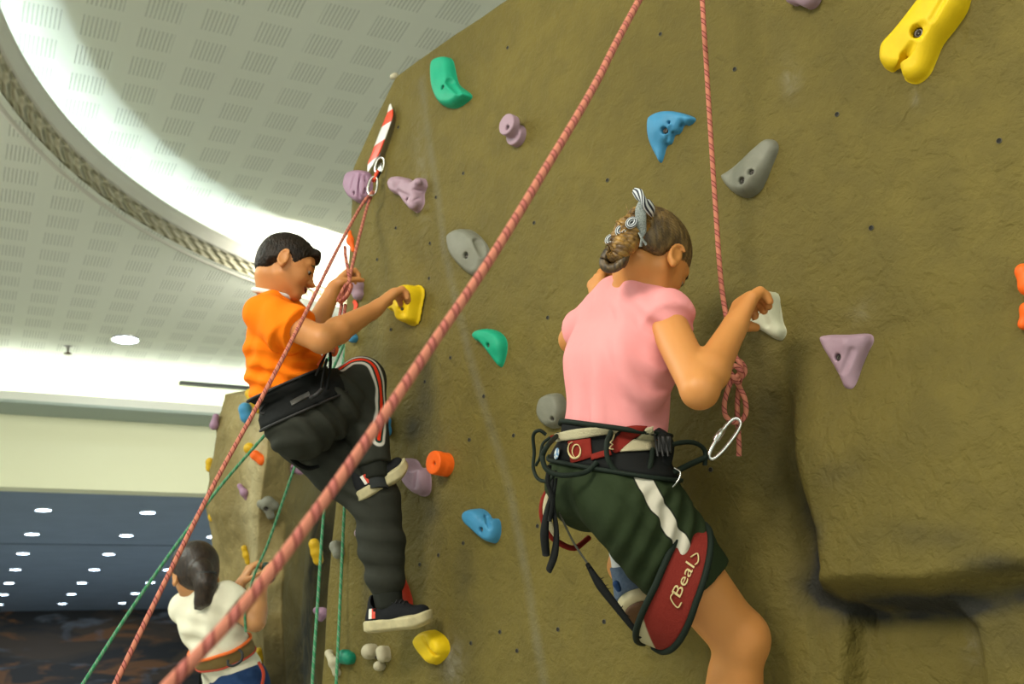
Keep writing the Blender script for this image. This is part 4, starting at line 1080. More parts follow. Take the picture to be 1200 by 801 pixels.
# ------------------------------------------------------------------ girl in pink
gJ = dict(pel=P(714, 552, 2.09), chest=P(724, 425, 2.10), neck=P(737, 338, 2.13), sR=P(779, 372, 2.03), sL=P(692, 383, 2.23),
          eR=P(820, 457, 1.86), wR=P(861, 382, 2.00), eL=P(672, 398, 2.33), wL=P(701, 350, 2.41),
          hR=P(742, 590, 2.00), hL=P(692, 575, 2.13), kR=P(866, 748, 1.985), aR=P(858, 945, 2.03), kL=P(752, 530, 2.25), aL=P(729, 664, 2.21))
G = person('girl in pink top and dark green shorts climbing, with striped ribbons in her braided hair', P(760, 1080, 2.05))
gJ['face'] = D(.50, .64, -.62); gJ['hc'] = P(765, 304, 2.11)
gup = nrm(D(.42, .30, .80))
S = Sdf(); t, r, f = torso(S, gJ)
S.cap(gJ['pel']-f*.0+r*.045-f*.045*0, gJ['pel']+r*.045, .06)
S.cap(gJ['neck']-t*.02, gJ['hc']-gJ['face']*.035-gup*.05, .036, .036, k=.02)
arm(S, gJ['sR'], gJ['eR'], gJ['wR'], r=(.037, .033, .033, .024)); arm(S, gJ['sL'], gJ['eL'], gJ['wL'])
leg(S, gJ['hR'], gJ['kR'], gJ['aR'], r=(.072, .0510, .047, .032), calf=D(-.8, -.4)); leg(S, gJ['hL'], gJ['kL'], gJ['aL'], r=(.07, .046, .042, .028))
S.ell(gJ['kR']+D(.5, .3, .1)*.012, np.array([.042, .042, .046]), k=.03)
# right foot, out of the picture, toes to the wall
S.cap(gJ['aR'], gJ['aR']+D(.5, .5, -.35)*.12, .03, .022)
S.cap(gJ['aL'], gJ['aL']+D(.3, .8, -.6)*.10, .028, .022)
Q, ax = head(S, gJ['hc'], gJ['face'], gup, .87, ear=(-.006, -.024))
hd = P(884, 352, 2.075)-gJ['wR']
hand(S, gJ['wR'], D(.45, .32, .80), D(.80, .42, -.35), D(-.45, .6, .2), L=.148, curls=[(.55, 1.25, .5), (.45, 1.2, .6), (.4, 1.15, .6), (.35, 1.1, .6)], thumb=(.25, .8), rs=1.35)
hand(S, gJ['wL'], D(.0, .35, .9), D(.75, .55, -.2), D(.5, -.6, .2), L=.125, curl=(.5, 1.0, .5), thumb=(.3, .7))
gb, gV, gF = finish(G, 'body', S, .0032, M_skinG, lips=(Q, ax, .87)); GB_T = bvh(gV, gF)
M_hairG = hairm('light_brown_hair', (.075, .045, .016), (.20, .125, .042), (110, 110, 26))
M_hairD = hairm('dark_root_hair', (.035, .02, .009), (.13, .08, .028), (160, 160, 60))
M_curl = hairm('golden_brown_curls', (.10, .05, .012), (.40, .22, .045), (70, 70, 70))
face_bits(G, Q, ax, .87, M_hairD)
# hair cap, combed back in sections
fx, ux, rx = ax; sc = .87
S = Sdf(); S.ell(Q(-.014, .030), np.array([.099, .086, .080])*sc, ax, k=.01); S.ell(Q(-.05, -.012), np.array([.055, .06, .066])*sc, ax, k=.02)
S.ell(Q(.075, -.055), np.array([.080, .085, .12])*sc, ax, k=.012, op='-')
for g in (-1, 1): S.ell(Q(-.002, -.032, .085*g), np.array([.024, .032, .045])*sc, ax, k=.008, op='-')
S.plane(Q(-.05, -.048), nrm(-ux*.9+fx*.25), k=.01)
part = [Q(-.075, .085, .03), Q(-.02, .09, .066), Q(.0, .045, .09), Q(.002, .02, .09)]
part2 = [Q(-.02, .125, .0), Q(.04, .115, .02), Q(.085, .08, .03)]
for pl in (part, part2):
    for a, b in zip(pl[:-1], pl[1:]): S.cap(a, b, .0035, k=.003, op='-')
def hw(V):
    p = (V-gJ['hc']); ang = np.arctan2(p@ux, p@rx); return .0011*np.sin(ang*70+np.sin((p@fx)*60)*1.2)
finish(G, 'hair', S, .0026, M_hairG, wr=hw)
hairG = [c for c in G.children if c.name.startswith('hair')][0]
# rolled braids from crown to nape
def curl_roll(path, R, n, r, name='braid'):
    pts = catmull(path, 10); T, U, W = frames(pts); k = np.linspace(0, 1, 260)
    c = np.stack([np.interp(k, np.linspace(0, 1, len(pts)), pts[:, i]) for i in range(3)], 1)
    u_ = np.stack([np.interp(k, np.linspace(0, 1, len(pts)), U[:, i]) for i in range(3)], 1); w_ = np.stack([np.interp(k, np.linspace(0, 1, len(pts)), W[:, i]) for i in range(3)], 1)
    g = []
    for ph in (0, 2.1, 4.2):
        a = k*2*PI*n+ph; rr = R*(1+.15*np.sin(k*40+ph))
        g.append(tube_geo(c+u_*(np.cos(a)*rr)[:, None]+w_*(np.sin(a)*rr*.8)[:, None], [r*.8, r, r, r*.7], 8))
    v, q = merge(g); return link(name, npmesh(name, v, q), hairG, M_curl)
d0 = 2.04
curl_roll([P(757, 250, 2.07), P(745, 258, 2.05), P(734, 268, 2.03), P(722, 283, 2.02)], .015, 4, .0085)
curl_roll([P(752, 258, 2.05), P(742, 272, 2.03), P(731, 287, 2.01), P(720, 297, 2.01)], .016, 4, .0085)
curl_roll([P(748, 272, 2.03), P(738, 284, 2.01), P(728, 296, 2.00), P(718, 303, 2.01)], .011, 3.5, .0075)
# low bun
bc = P(720, 303, 2.005); g = []
for k_, (rr, rt) in enumerate(((.019, .0095), (.010, .008))):
    a = np.linspace(0, 2*PI*1.6, 60); vx = nrm(np.cross(D(0, -1), Z)); 
    g.append(tube_geo(bc+np.outer(np.cos(a)*rr, vx)+np.outer(np.sin(a)*rr*1.15, nrm(Z*.9+D(.3, 0)*.3))+np.outer(.008*np.sin(a*.6+k_)-.006*k_, D(0, -1)), rt, 9))
v, q = merge(g); link('bun', npmesh('bun', v, q), hairG, M_hairD)
RNG2 = random.Random(3); g = []
for i in range(90):
    b0 = P(RNG2.uniform(716, 762), 0, 2.0); x = RNG2.uniform(0, 1); px, py = 760-44*x+RNG2.uniform(-7, 7), 250+50*x+RNG2.uniform(-9, 7)
    dd = 2.03-.03*x; p0 = P(px, py, dd); p1 = P(px+RNG2.uniform(-12, 6), py+RNG2.uniform(-11, 7), dd-.012); p2 = P(px+RNG2.uniform(-14, 8), py+RNG2.uniform(-13, 11), dd)
    g.append(tube_geo(catmull([p0, p1, p2], 5), [.0012, .0010, .0004], 4))
v, q = merge(g); link('stray_curls', npmesh('stray_curls', v, q), hairG, M_curl)
def ribm(m, nt, N, L, b, tc, out):
    uv = N.new('ShaderNodeUVMap'); s = N.new('ShaderNodeSeparateXYZ'); L.new(uv.outputs[0], s.inputs[0])
    f_ = mth(N, L, 'FRACT', mth(N, L, 'MULTIPLY', s.outputs[1], 7.0))
    L.new(mixc(N, L, band(N, L, f_, .25, .75, .06), (.010, .012, .03), (.62, .66, .68)), b.inputs['Base Color'])
M_rib1 = mat('navy_white_striped_ribbon', (.3, .3, .3), .6, build=ribm)
def rtube(name, path, r, m, parent, seg=24, **kw):
    v, f_ = tube_geo(path, r, seg, **kw); me = npmesh(name, v, f_); uvl = me.uv_layers.new(name='UVMap'); uv = []
    for q in f_:
        if len(q) > 4: uv += [(0, 0)]*len(q); continue
        k = q[0] % seg; uv += [(0, k/seg), (0, k/seg), (0, (k+1)/seg), (0, (k+1)/seg)]
    uvl.data.foreach_set('uv', np.array(uv, np.float32).ravel()); return link(name, me, parent, m)
M_rib2 = mat('pale_checked_ribbon', (.36, .40, .38), .7, bump=[(500, .8, .001, 1)], var=(420, .8), col2=(.10, .12, .13))
rb = rtube('hair_ribbon', catmull([P(743, 223, 2.02), P(749, 228, 2.005), P(756, 237, 2.00), P(763, 246, 2.01), P(765, 252, 2.03)], 6), [.006, .012, .0135, .011, .005], M_rib1, hairG, flat=.5, ref=RT-Z*.7)
rb2 = tube('hair_ribbon', catmull([P(754, 233, 2.012), P(751, 245, 2.005), P(751, 258, 2.005), P(752, 270, 2.01), P(749, 279, 2.012)], 6), [.006, .0105, .0105, .009, .006], M_rib2, hairG, seg=12, flat=.4, ref=FW)
g = [tube_geo(catmull([P(749, 273, 2.006), P(752, 279, 2.0), P(757+a, 286-a*.4, 2.004)], 5), [.004, .0045, .006], 8, flat=.4) for a in (-6, 0)]
v, q = merge(g); link('ribbon_tail', npmesh('ribbon_tail', v, q), rb2, M_rib2)
for (x, y) in ((740, 261), (734, 280), (716, 281), (728, 270)):
    p = P(x, y, 1.995+.0004*(760-x)); a = np.linspace(0, 2*PI, 20)[:-1]; vx = D(1, 0, 0)
    rtube('ribbon_loop', p+np.outer(np.cos(a)*.009, nrm(vx*.7+Z*.7))+np.outer(np.sin(a)*.006, nrm(vx*.7-Z*.7)), .0048, M_rib1, hairG, closed=True)

# pink top
S = Sdf(); torso(S, gJ, o=.010, lo=False, w=.062); t, r, f = torso(Sdf(), gJ)
S.cap(gJ['pel']+t*.05-r*.03, gJ['pel']+t*.05+r*.03, .085, k=.03, sq=(f, .9))
aR = nrm(gJ['eR']-gJ['sR'])
S.cap(gJ['sR']-aR*.01, gJ['sR']+aR*.022, .045, .0475, k=.02, e1=True); aL = nrm(gJ['eL']-gJ['sL']); S.cap(gJ['sL'], gJ['sL']+aL*.03, .046, .048, k=.02, e1=True)
S.plane(gJ['neck']+t*.022+f*.0, nrm(t+.15*f), k=.004)
hemc = P(712, 505, 2.09); S.plane(hemc, -t, k=.006)
sl = gJ['sR']+aR*.022
wf = folds((nrm(r*.9+t*.4), .050, .0065, P(765, 465, 2.0), .10), (nrm(t*.8+r*.6), .042, .008, P(785, 400, 2.0), .07), (nrm(r+t*.15), .06, .0065, P(690, 480, 2.0), .09), (nrm(r+t*.3), .09, .0035, None, 1), (nrm(t+r), .04, .0035, P(745, 350, 2.05), .06))
top, tV, tF = finish(G, 'sleeveless_top', S, .0036, M_pink, wr=wf); TOP_T = bvh(tV, tF)
a = np.linspace(0, 2*PI, 40)[:-1]; c0 = gJ['sR']+aR*.021; e1 = nrm(np.cross(aR, Z)); e2 = np.cross(aR, e1)
tube('sleeve_hem', c0+np.outer(np.cos(a)*.0470, e1)+np.outer(np.sin(a)*.0470, e2), .0026, M_pink, top, seg=8, closed=True)

# shorts
S = Sdf(); torso(S, gJ, o=.016, up_=False)
S.cap(gJ['pel'], gJ['pel']+t*.07, .088, .082, k=.03, sq=(f, .92))
kd = nrm(gJ['kR']-gJ['hR']); S.cap(gJ['hR'], gJ['hR']+kd*.190, .086, .077, k=.03, e1=True)
S.cap(gJ['hR'], gJ['hR']+kd*.10-Z*.012, .086, .078, k=.03)
kl = nrm(gJ['kL']-gJ['hL']); S.cap(gJ['hL'], gJ['hL']+kl*.15, .082, .068, k=.03, e1=True)
for g in (.8, -.9): S.ell(gJ['pel']+r*.045*g-f*.035-t*.035, np.array([.068]*3), k=.03)
S.plane(gJ['pel']+t*.075, t, k=.006)
band_pts_px = [(742, 536), (752, 556), (764, 580), (778, 604), (792, 626), (806, 648), (816, 664)]
wf = folds((nrm(kd*.8+t*.5), .034, .0075, P(775, 630, 1.93), .085), (nrm(kd*.5+t*.9), .05, .005, P(745, 600, 1.93), .1), (nrm(r), .06, .002, P(680, 580, 2.0), .07), (nrm(kd), .028, .0035, P(770, 575, 1.95), .05))
V, Fc = S.build(.0034); V = relax(V, Fc, 1); V = V+vnormals(V, Fc)*wf(V)[:, None]; SH_T = bvh(V, Fc)
cp = hits(SH_T, catmull([list(q)+[0] for q in band_pts_px], 4)[:, :2], 0)
sh = link('shorts', npmesh('shorts', V, Fc, {'stripe': polydist(V, cp)}), G, M_green); shV, shF = V, Fc
# left foot: denim shoe seen from the heel
fd = D(.42, .80, -.32); hl = P(746, 706, 2.17); 
S = Sdf(); fu = nrm(gJ['aL']-hl); ff, fu, fr = basis(fd, fu)
cu = P(733, 660, 2.19)
S.cap(hl+fu*.02, cu, .037, .034, k=.012, e1=True); S.cap(hl+fu*.028+ff*.01, hl+ff*.12+fu*.02, .038, .034, k=.02, sq=(fu, .85))
S.plane(hl+fu*.012, -fu, k=.003)
sho, V, Fc = finish(G, 'shoe', S, .003, mat('denim_shoe', (.060, .095, .165), .8, var=(160, .5), col2=(.12, .16, .22), bump=[(300, .4, .001, 2)]))
S = Sdf()
S.cap(hl+ff*.005, hl+ff*.125, .039, .037, k=.01, sq=(fu, .40)); S.cap(hl+ff*.005+fu*.012, hl+ff*.125+fu*.01, .039, .037, k=.01, sq=(fu, .40))
finish(G, 'sole', S, .003, mat('cream_rubber', (.50, .44, .27), .6), parent=sho)
S = Sdf(); S.cap(hl+ff*.01-fu*.014, hl+ff*.12-fu*.014, .034, .032, k=.006, sq=(fu, .25)); finish(G, 'outsole', S, .003, mat('brown_rubber', (.10, .045, .018), .6), parent=sho)
S = Sdf(); S.cap(P(722, 684, 2.145), P(725, 690, 2.145), .0075, .006); finish(G, 'pull_tab', S, .0022, M_denim, parent=sho)
S = Sdf(); S.cap(cu-(gJ['kL']-gJ['aL'])*0+nrm(hl-cu)*.012, gJ['aL']*.86+gJ['kL']*.14, .0315, .034, k=.01, e1=True); finish(G, 'sock', S, .003, M_wsock)

# ---- harness
Hn = harness_root(G, 'maroon, beige and black sit harness with dark gear loops')
alltree = bvh(np.concatenate([tV, shV]), np.concatenate([tF, shF+len(tV)]))
bc_ = P(709, 524, 2.09); tb = nrm(t+r*.04); toc = nrm((CAM-bc_)-tb*((CAM-bc_)@tb)); sd = np.cross(tb, toc)
Gd, DR, th = ring_band(bc_, toc, sd, tb, .085, .085, lambda a: .040-.006*(math.cos(a) < -.2), n=90, tree=alltree, off=.006, smooth=6)
for _ in range(3): Gd = (Gd+.5*np.roll(Gd, 1, 0)+.5*np.roll(Gd, -1, 0))/2
v, q = band_mesh(Gd, DR, .008); bo = link('waist_belt', npmesh('waist_belt', v, q), Hn, M_web); BELT_T = bvh(v, [x for x in q])
for j, rr in ((0, .0042), (6, .0052)):
    tube('piping', np.vstack([Gd[:, j]])+DR*.001, rr, M_web2, bo, seg=8, closed=True)
def pnl(name, top_, bot_, m, off=.003, par=bo, tree=BELT_T, **kw):
    v, q = patch(tree, top_, bot_, off, **kw); return link(name, npmesh(name, v, q), par, m)
pnl('mesh_pad', [(650, 508), (680, 502), (710, 499), (731, 499)], [(653, 517), (680, 514), (708, 508), (722, 506)], M_mesh, off=.005, thick=.005)
pnl('maroon_panel', [(645, 510), (650, 509)], [(642, 519), (649, 519)], M_maroon, off=.003)
lp = pnl('maroon_panel', [(667, 517), (680, 515), (693, 513)], [(670, 543), (682, 540), (695, 536)], M_maroon, off=.004)
pnl('maroon_panel', [(731, 500), (745, 498), (759, 499)], [(715, 524), (720, 531), (727, 530)], M_maroon, off=.004, n=10)
pnl('maroon_strap', [(693, 534), (705, 530), (716, 528)], [(694, 540), (706, 537), (718, 534)], M_maroon, off=.005)
pnl('mesh_pad', [(765, 500), (767, 512), (767, 528)], [(757, 502), (740, 518), (727, 530)], M_mesh, off=.006, thick=.004)
# round swirl mark and side mark
tube('swirl_mark', hits(BELT_T, [(675.5+7.0*math.cos(a)+1.2*math.sin(a), 528+10*math.sin(a)) for a in np.linspace(-.6, 4.6, 20)], .006), [.0008, .0026, .0018, .0008], M_gold, lp, seg=6)
tube('swirl_mark', hits(BELT_T, [(678+4.6*math.cos(a), 529+8*math.sin(a)) for a in np.linspace(2.0, 5.8, 14)], .0065), [.0006, .0017, .0006], M_gold, lp, seg=6)
tube('side_mark', hits(BELT_T, [(720, 511), (718, 517), (716, 521), (719, 523), (715, 528), (720, 529)], .0075), .0014, M_gold, lp, seg=6)
def tagm(m, nt, N, L, b, tc, out):
    L.new(mixc(N, L, band(N, L, out, .5, 2, .1), (.12, .28, .55), (.65, .72, .72)), b.inputs['Base Color'])
pc, pn = hit(BELT_T, 656, 532, .006)
V, Fq = lathe_geo([(.0115, 0), (.0112, .0015), (.009, .002), (.0001, .002)], pc, pn, 24)
def rm(m, nt, N, L, b, tc, out):
    n = N.new('ShaderNodeTexNoise'); n.inputs['Scale'].default_value = 130; L.new(tc.outputs['Object'], n.inputs['Vector'])
    L.new(mixc(N, L, band(N, L, n.outputs['Fac'], .5, 2, .04), (.10, .26, .50), (.72, .76, .74)), b.inputs['Base Color'])
link('round_tag', npmesh('round_tag', V, Fq), bo, mat('blue_white_tag', (.6, .65, .7), .4, build=rm))
# gear loops
def gl(pts, rr=.0042, name='gear_loop'):
    return tube(name, catmull([P(*p) for p in pts], 8), rr, M_web2, Hn, seg=10)
bd = lambda x, y, o=.0: (x, y, (np.array(hit(BELT_T, x, y)[0])-CAM)@(ROT@np.array([0, 0, -1]))-o if hit(BELT_T, x, y)[0] is not None else 2.1)
gl([bd(654, 509, .008), (643, 520, 1.985), (636, 534, 1.98), (640, 549, 1.97), (654, 556, 1.96), (672, 556, 1.955), (688, 552, 1.96), bd(700, 541, .008)], .0050)
gl([bd(716, 506, .010), (711, 520, 1.955), (712, 536, 1.945), (720, 550, 1.94), (735, 560, 1.935), (750, 558, 1.935), (761, 548, 1.94), bd(765, 526, .008)], .0050)
gl([(640, 509, 2.06), (632, 504, 2.06), (625, 510, 2.07), (626, 530, 2.07), (625, 548, 2.06), (631, 561, 2.04), (643, 563, 2.02), (652, 552, 2.01)], .0036)
gl([(645, 512, 2.04), (636, 520, 2.04), (633, 535, 2.04), (628, 545, 2.05)], .0030)
gl([(783, 522, 1.98), (800, 518, 1.99), (815, 519, 2.0), (826, 528, 2.01), (826, 545, 2.01)], .0046, 'belay_loop')
gl([(778, 560, 1.97), (800, 548, 1.98), (815, 541, 2.0), (826, 536, 2.01)], .0058, 'belay_loop')
tube('tie_in_strap', catmull([P(768, 505, 2.0), P(778, 512, 1.985), P(783, 522, 1.98), P(782, 540, 1.975), P(778, 560, 1.965), P(782, 585, 1.95), P(800, 612, 1.94)], 6), [.012, .013, .013, .010, .008, .006, .006], M_web, Hn, seg=10, flat=.35, ref=D(.3, -1))
bk = P(779, 521, 1.965); V, Fq = merge([box_geo(bk, [D(1, -.3, -.1), nrm(np.cross(D(1, -.3, -.1), D(-.3, -1))), D(-.3, -1)], (.013, .016, .006))])
bevel(link('buckle', npmesh('buckle', V, Fq), Hn, M_black, smooth=False), .004)
for s_ in (-6, 0, 6): tube('buckle_bar', [P(773+s_, 508, 1.952), P(777+s_, 534, 1.952)], .0022, M_black, Hn, seg=6)
tube('buckle_ring', catmull([P(790, 548, 1.955), P(797, 553, 1.95), P(795, 562, 1.945), P(784, 574, 1.94), P(779, 576, 1.94)], 6), .0018, M_steel, Hn, seg=8)
# leg loops: padded band hanging round the right thigh
lc = P(790, 688, 1.975); i1 = P(818, 612, 1.975)-P(765, 757, 1.975); R1 = np.linalg.norm(i1)/2; i1 = nrm(i1); tw = nrm(CAM-lc); tw = nrm(tw-i1*(tw@i1)); ax3 = np.cross(tw, i1)
if ax3 @ RT < 0: ax3 = -ax3
lc = (P(818, 612, 1.975)+P(765, 757, 1.975))/2
def hwf(a):     # a=0 top, pi bottom, pi/2 towards the camera
    return .010+.026*math.sin(min(max(a, 0), PI))**.8 if a < PI else .014
th = np.linspace(0, 2*PI, 96, endpoint=False); m_ = 9; Gd2 = np.zeros((96, m_, 3)); DR2 = np.zeros((96, 3))
for i, a in enumerate(th):
    d = i1*math.cos(a)*R1+tw*math.sin(a)*.096; DR2[i] = nrm(i1*math.cos(a)/R1+tw*math.sin(a)/.096)
    w_ = .010+.028*max(math.sin(a), 0)**.7+.012*max(-math.cos(a), 0)*max(math.sin(a), 0)
    for j in range(m_): Gd2[i, j] = lc+d+ax3*((j/(m_-1)*2-1)*w_+.010*math.sin(a)-.004*(1-math.cos(a)))
# which stretch of the band is beige (bottom, rear edge) : attribute along it
v, q = band_mesh(Gd2, DR2, .006)
bei = np.zeros((96, m_))
for i, a in enumerate(th):
    for j in range(m_): 
        s_ = j/(m_-1); bei[i, j] = (math.degrees(a)-118)/25-s_*2.6 if a < PI+.3 else -1
def lm(m, nt, N, L, b, tc, out):
    L.new(mixc(N, L, band(N, L, attr(N, 'beige'), 0, 9, .06), (.185, .018, .012), (.42, .38, .24)), b.inputs['Base Color'])
legl = link('leg_loop', npmesh('leg_loop', v, q, {'beige': np.concatenate([bei.ravel(), bei.ravel()])}), Hn, mat('maroon_and_mesh', (.19, .018, .012), .8, spec=.2, bump=[(350, .5, .0015, 1), (30, .5, .006, 3)], build=lm))
LL_T = bvh(v, q)
for j, rr in ((0, .0062), (m_-1, .0062)): tube('piping', Gd2[:, j]+DR2*.001, rr, M_web2, legl, seg=9, closed=True)
v, q = letters('Beal', [(797, 700), (814, 664), (804, 657), (787, 693)], LL_T, .0025); link('lettering', npmesh('lettering', v, q), legl, M_gold)
for pts in ([(790, 693), (786, 700), (794, 711), (799, 705)], [(809, 653), (817, 649), (818, 658), (814, 662)]):
    tube('bracket_mark', hits(LL_T, catmull([list(p)+[0] for p in pts], 4)[:, :2], .003), .0013, M_gold, legl, seg=6)
# left leg loop, a sliver seen beside the shorts
tube('leg_loop', catmull([P(645, 570, 2.12), P(637, 585, 2.10), P(635, 602, 2.09), P(640, 618, 2.09), P(650, 632, 2.10), P(672, 642, 2.14), P(690, 630, 2.20)], 6), .006, M_maroon, Hn, seg=8)
tube('leg_loop_lining', catmull([P(647, 572, 2.10), P(641, 586, 2.085), P(640, 602, 2.075), P(645, 616, 2.075), P(653, 628, 2.085)], 6), .0065, M_mesh, Hn, seg=8)
# hanging straps and rear risers
tube('hanging_strap', catmull([P(648, 556, 2.02), P(646, 580, 2.01), P(641, 600, 2.005), P(638, 625, 2.0), P(640, 650, 2.0)], 5), [.006, .008, .012, .017, .015], M_web, Hn, seg=8, flat=.5)
tube('hanging_strap', catmull([P(652, 560, 2.01), P(648, 590, 2.0), P(652, 620, 1.99), P(650, 648, 1.985), P(643, 668, 1.99)], 5), [.006, .010, .011, .016, .013], M_web, Hn, seg=8, flat=.4)
tube('hanging_strap', catmull([P(644, 545, 2.0), P(642, 565, 1.99), P(648, 585, 1.985), P(644, 610, 1.99)], 5), .0045, M_web, Hn, seg=8)
tube('riser_cord', catmull([P(655, 600, 2.0), P(672, 635, 2.0), P(690, 662, 1.985)], 5), .0022, mat('olive_elastic', (.05, .05, .035), .8), Hn, seg=6)
g = [tube_geo(catmull([P(688, 660, 1.985), P(703, 685, 1.965), P(722, 710, 1.95), P(740, 733, 1.94), P(752, 746, 1.935)], 6), [.004, .0085, .0070, .0055, .005], 10)]
rg = random.Random(5)
for i in range(34):
    x = rg.random(); p0 = P(690+60*x, 662+82*x, 1.975-.035*x); g.append(tube_geo([p0, p0+RT*rg.uniform(-.010, .010)+Z*rg.uniform(-.010, .010)+FW*rg.uniform(-.006, .002)], [.0014, .0006], 4))
v, q = merge(g); link('riser_strap', npmesh('riser_strap', v, q), Hn, M_web)
settle(G)
# ------------------------------------------------------------------ boy in orange
J = dict(pel=P(347, 492, 2.84), chest=P(330, 400, 2.84), neck=P(319, 352, 2.86), sR=P(313, 369, 2.75), sL=P(336, 368, 2.98),
         eR=P(377, 398, 2.66), wR=P(440, 362, 2.85), eL=P(364, 396, 3.06), wL=P(392, 336, 3.14),
         hR=P(352, 503, 2.76), hL=P(355, 512, 2.92), kR=P(424, 446, 2.93), aR=P(438, 545, 2.83), kL=P(441, 585, 2.85), aL=P(454, 694, 2.79))
B = person('boy in orange T-shirt and charcoal track trousers with a striped knee, climbing in profile', P(430, 1100, 2.8))
bf = D(.90, .26, -.40); bup = nrm(D(.36, .12, .93)); hc = P(337, 312, 2.865); sc = .79
S = Sdf(); t, r, f = torso(S, J, w=.046, o=-.010)
S.cap(J['neck']-t*.03, hc-nrm(bf)*.035-nrm(bup)*.045, .041, .038, k=.02)
arm(S, J['sR'], J['eR'], J['wR'], r=(.038, .034, .033, .021)); arm(S, J['sL'], J['eL'], J['wL'], r=(.037, .033, .032, .021))
leg(S, J['hR'], J['kR'], J['aR']); leg(S, J['hL'], J['kL'], J['aL'])
Q, ax = head(S, hc, bf, bup, sc, smile=1.0)
hand(S, J['wR'], D(.60, .42, .75), D(.62, .45, -.45), D(-.2, .8, .1), L=.150, curls=[(.35, 1.1, .7), (.3, 1.1, .7), (.3, 1.1, .7), (.3, 1.1, .7)], thumb=(.5, .15), rs=1.3)
hand(S, J['wL'], D(.45, .45, .85), D(.7, .5, -.5), D(.3, -.7, .3), L=.130, curl=(.6, 1.1, .6), thumb=(.3, .7))
bb, bV, bF = finish(B, 'body', S, .0032, M_skinB, lips=(Q, ax, sc))
face_bits(B, Q, ax, sc, M_hairB)
fx, ux, rx = ax
# teeth line and smile opening
mv = [Q(.0925-.0085*abs(g)**2, -.0590+.0060*g*g, .023*g) for g in np.linspace(-1, 1, 13)]
tube('mouth', np.array(mv), [.0008, .0034, .0040, .0034, .0008], mat('mouth_dark', (.10, .015, .012), .6), B, seg=8, flat=.8)
tube('teeth', np.array([m+fx*.0012+ux*.0008 for m in mv[2:11]]), [.0006, .0018, .0020, .0018, .0006], M_eyew, B, seg=6)
S = Sdf(); S.ell(Q(-.012, .030), np.array([.100, .086, .082])*sc, ax, k=.01); S.ell(Q(-.05, -.012), np.array([.058, .062, .068])*sc, ax, k=.02)
S.cap(Q(.074, .072, -.03), Q(.074, .072, .03), .012, k=.02)
S.ell(Q(.086, -.038), np.array([.066, .098, .13])*sc, ax, k=.008, op='-')
for g in (-1, 1):
    S.ell(Q(-.008, -.020, .085*g), np.array([.024, .036, .036])*sc, ax, k=.006, op='-')
    S.cap(Q(-.03, -.055, .08*g), Q(.02, -.055, .08*g), .030, k=.006, op='-')
S.plane(Q(-.05, -.052), nrm(-ux*.95+fx*.2), k=.008)
def hwB(V):
    return .0012*np.sin(V@nrm(fx+ux)*900+np.sin(V@rx*700)*2)*np.sin(V@nrm(fx-ux)*700)
finish(B, 'hair', S, .0028, M_hairB, wr=hwB)
# T-shirt
S = Sdf(); torso(S, J, o=.008, w=.050, lo=False, dp=.90)
S.cap(J['pel']+t*.07-r*.03, J['pel']+t*.08+r*.03, .080, k=.03)
S.ell(P(322, 432, 2.84), np.array([.072, .072, .10]), k=.03)
S.ell(P(350, 420, 2.84), np.array([.058, .06, .07]), k=.03)
aR = nrm(J['eR']-J['sR']); aL = nrm(J['eL']-J['sL'])
S.cap(J['sR']-aR*.015, J['sR']+aR*.115, .048, .056, k=.02, e1=True); S.cap(J['sL'], J['sL']+aL*.06, .050, .056, k=.02, e1=True)
S.cap(J['sR']+aR*.04, J['sR']+aR*.105-Z*.018-RT*.02, .050, .052, k=.012, e1=True)
S.plane(J['neck']+t*.030, nrm(t+.35*f), k=.004)
S.cap(J['neck']+t*.03, J['neck']+t*.09+f*.04, .050, .055, k=.004, op='-')
hm = P(340, 452, 2.84); hn = nrm(P(306, 466, 2.84)-P(372, 436, 2.84)); S.plane(P(338, 462, 2.84), -nrm(np.cross(nrm(ray(338, 462)), np.cross(hn, np.array([0, 0, 0.]))+hn)) if False else -t, k=.008)
wf = folds((nrm(t*.9+RT*.3), .042, .009, P(325, 450, 2.78), .10), (nrm(t*.6-RT*.8), .05, .009, P(345, 405, 2.78), .08), (nrm(RT), .07, .0022, None, 1), (nrm(t), .035, .007, P(358, 432, 2.8), .06), (nrm(t-RT), .05, .006, P(310, 420, 2.8), .09))
ts, V1, F1 = finish(B, 't_shirt', S, .0036, M_orange, wr=wf)
a = np.linspace(0, 2*PI, 48)[:-1]; nc_ = J['neck']+t*.016-f*.0; 
e1 = nrm(f-t*.45); e2 = r
tube('collar', nc_+np.outer(np.cos(a)*.055, e1)+np.outer(np.sin(a)*.053, e2)+f*.008, .0075, M_collar, ts, seg=8, closed=True)
# trousers
S = Sdf(); torso(S, J, o=-.004, up_=False, w=.048)
S.cap(J['pel'], J['pel']+t*.08, .076, .078, k=.03)
S.ell(P(346, 503, 2.80), np.array([.068, .068, .074]), k=.03); S.ell(P(352, 512, 2.87), np.array([.066, .07, .072]), k=.03)
kR, kL = J['kR'], J['kL']
m = J['hR']*.5+kR*.5
S.cap(J['hR'], m, .076, .078, k=.02); S.cap(m, kR, .078, .066, k=.02)
S.cap(kR, J['aR'], .064, .046, k=.015, e1=True); S.cap(kR*.7+J['aR']*.3+RT*-.012, kR*.4+J['aR']*.6-RT*.01, .060, .052, k=.02)
m = J['hL']*.5+kL*.5
S.cap(J['hL'], m, .074, .072, k=.02); S.cap(m, kL, .072, .060, k=.02); sh_ = kL*.15+J['aL']*.85
S.cap(kL, kL*.5+J['aL']*.5, .063, .058, k=.02); S.cap(kL*.5+J['aL']*.5, sh_, .058, .046, k=.02); S.cap(sh_, J['aL']*1.0, .047, .036, k=.02, e1=True)
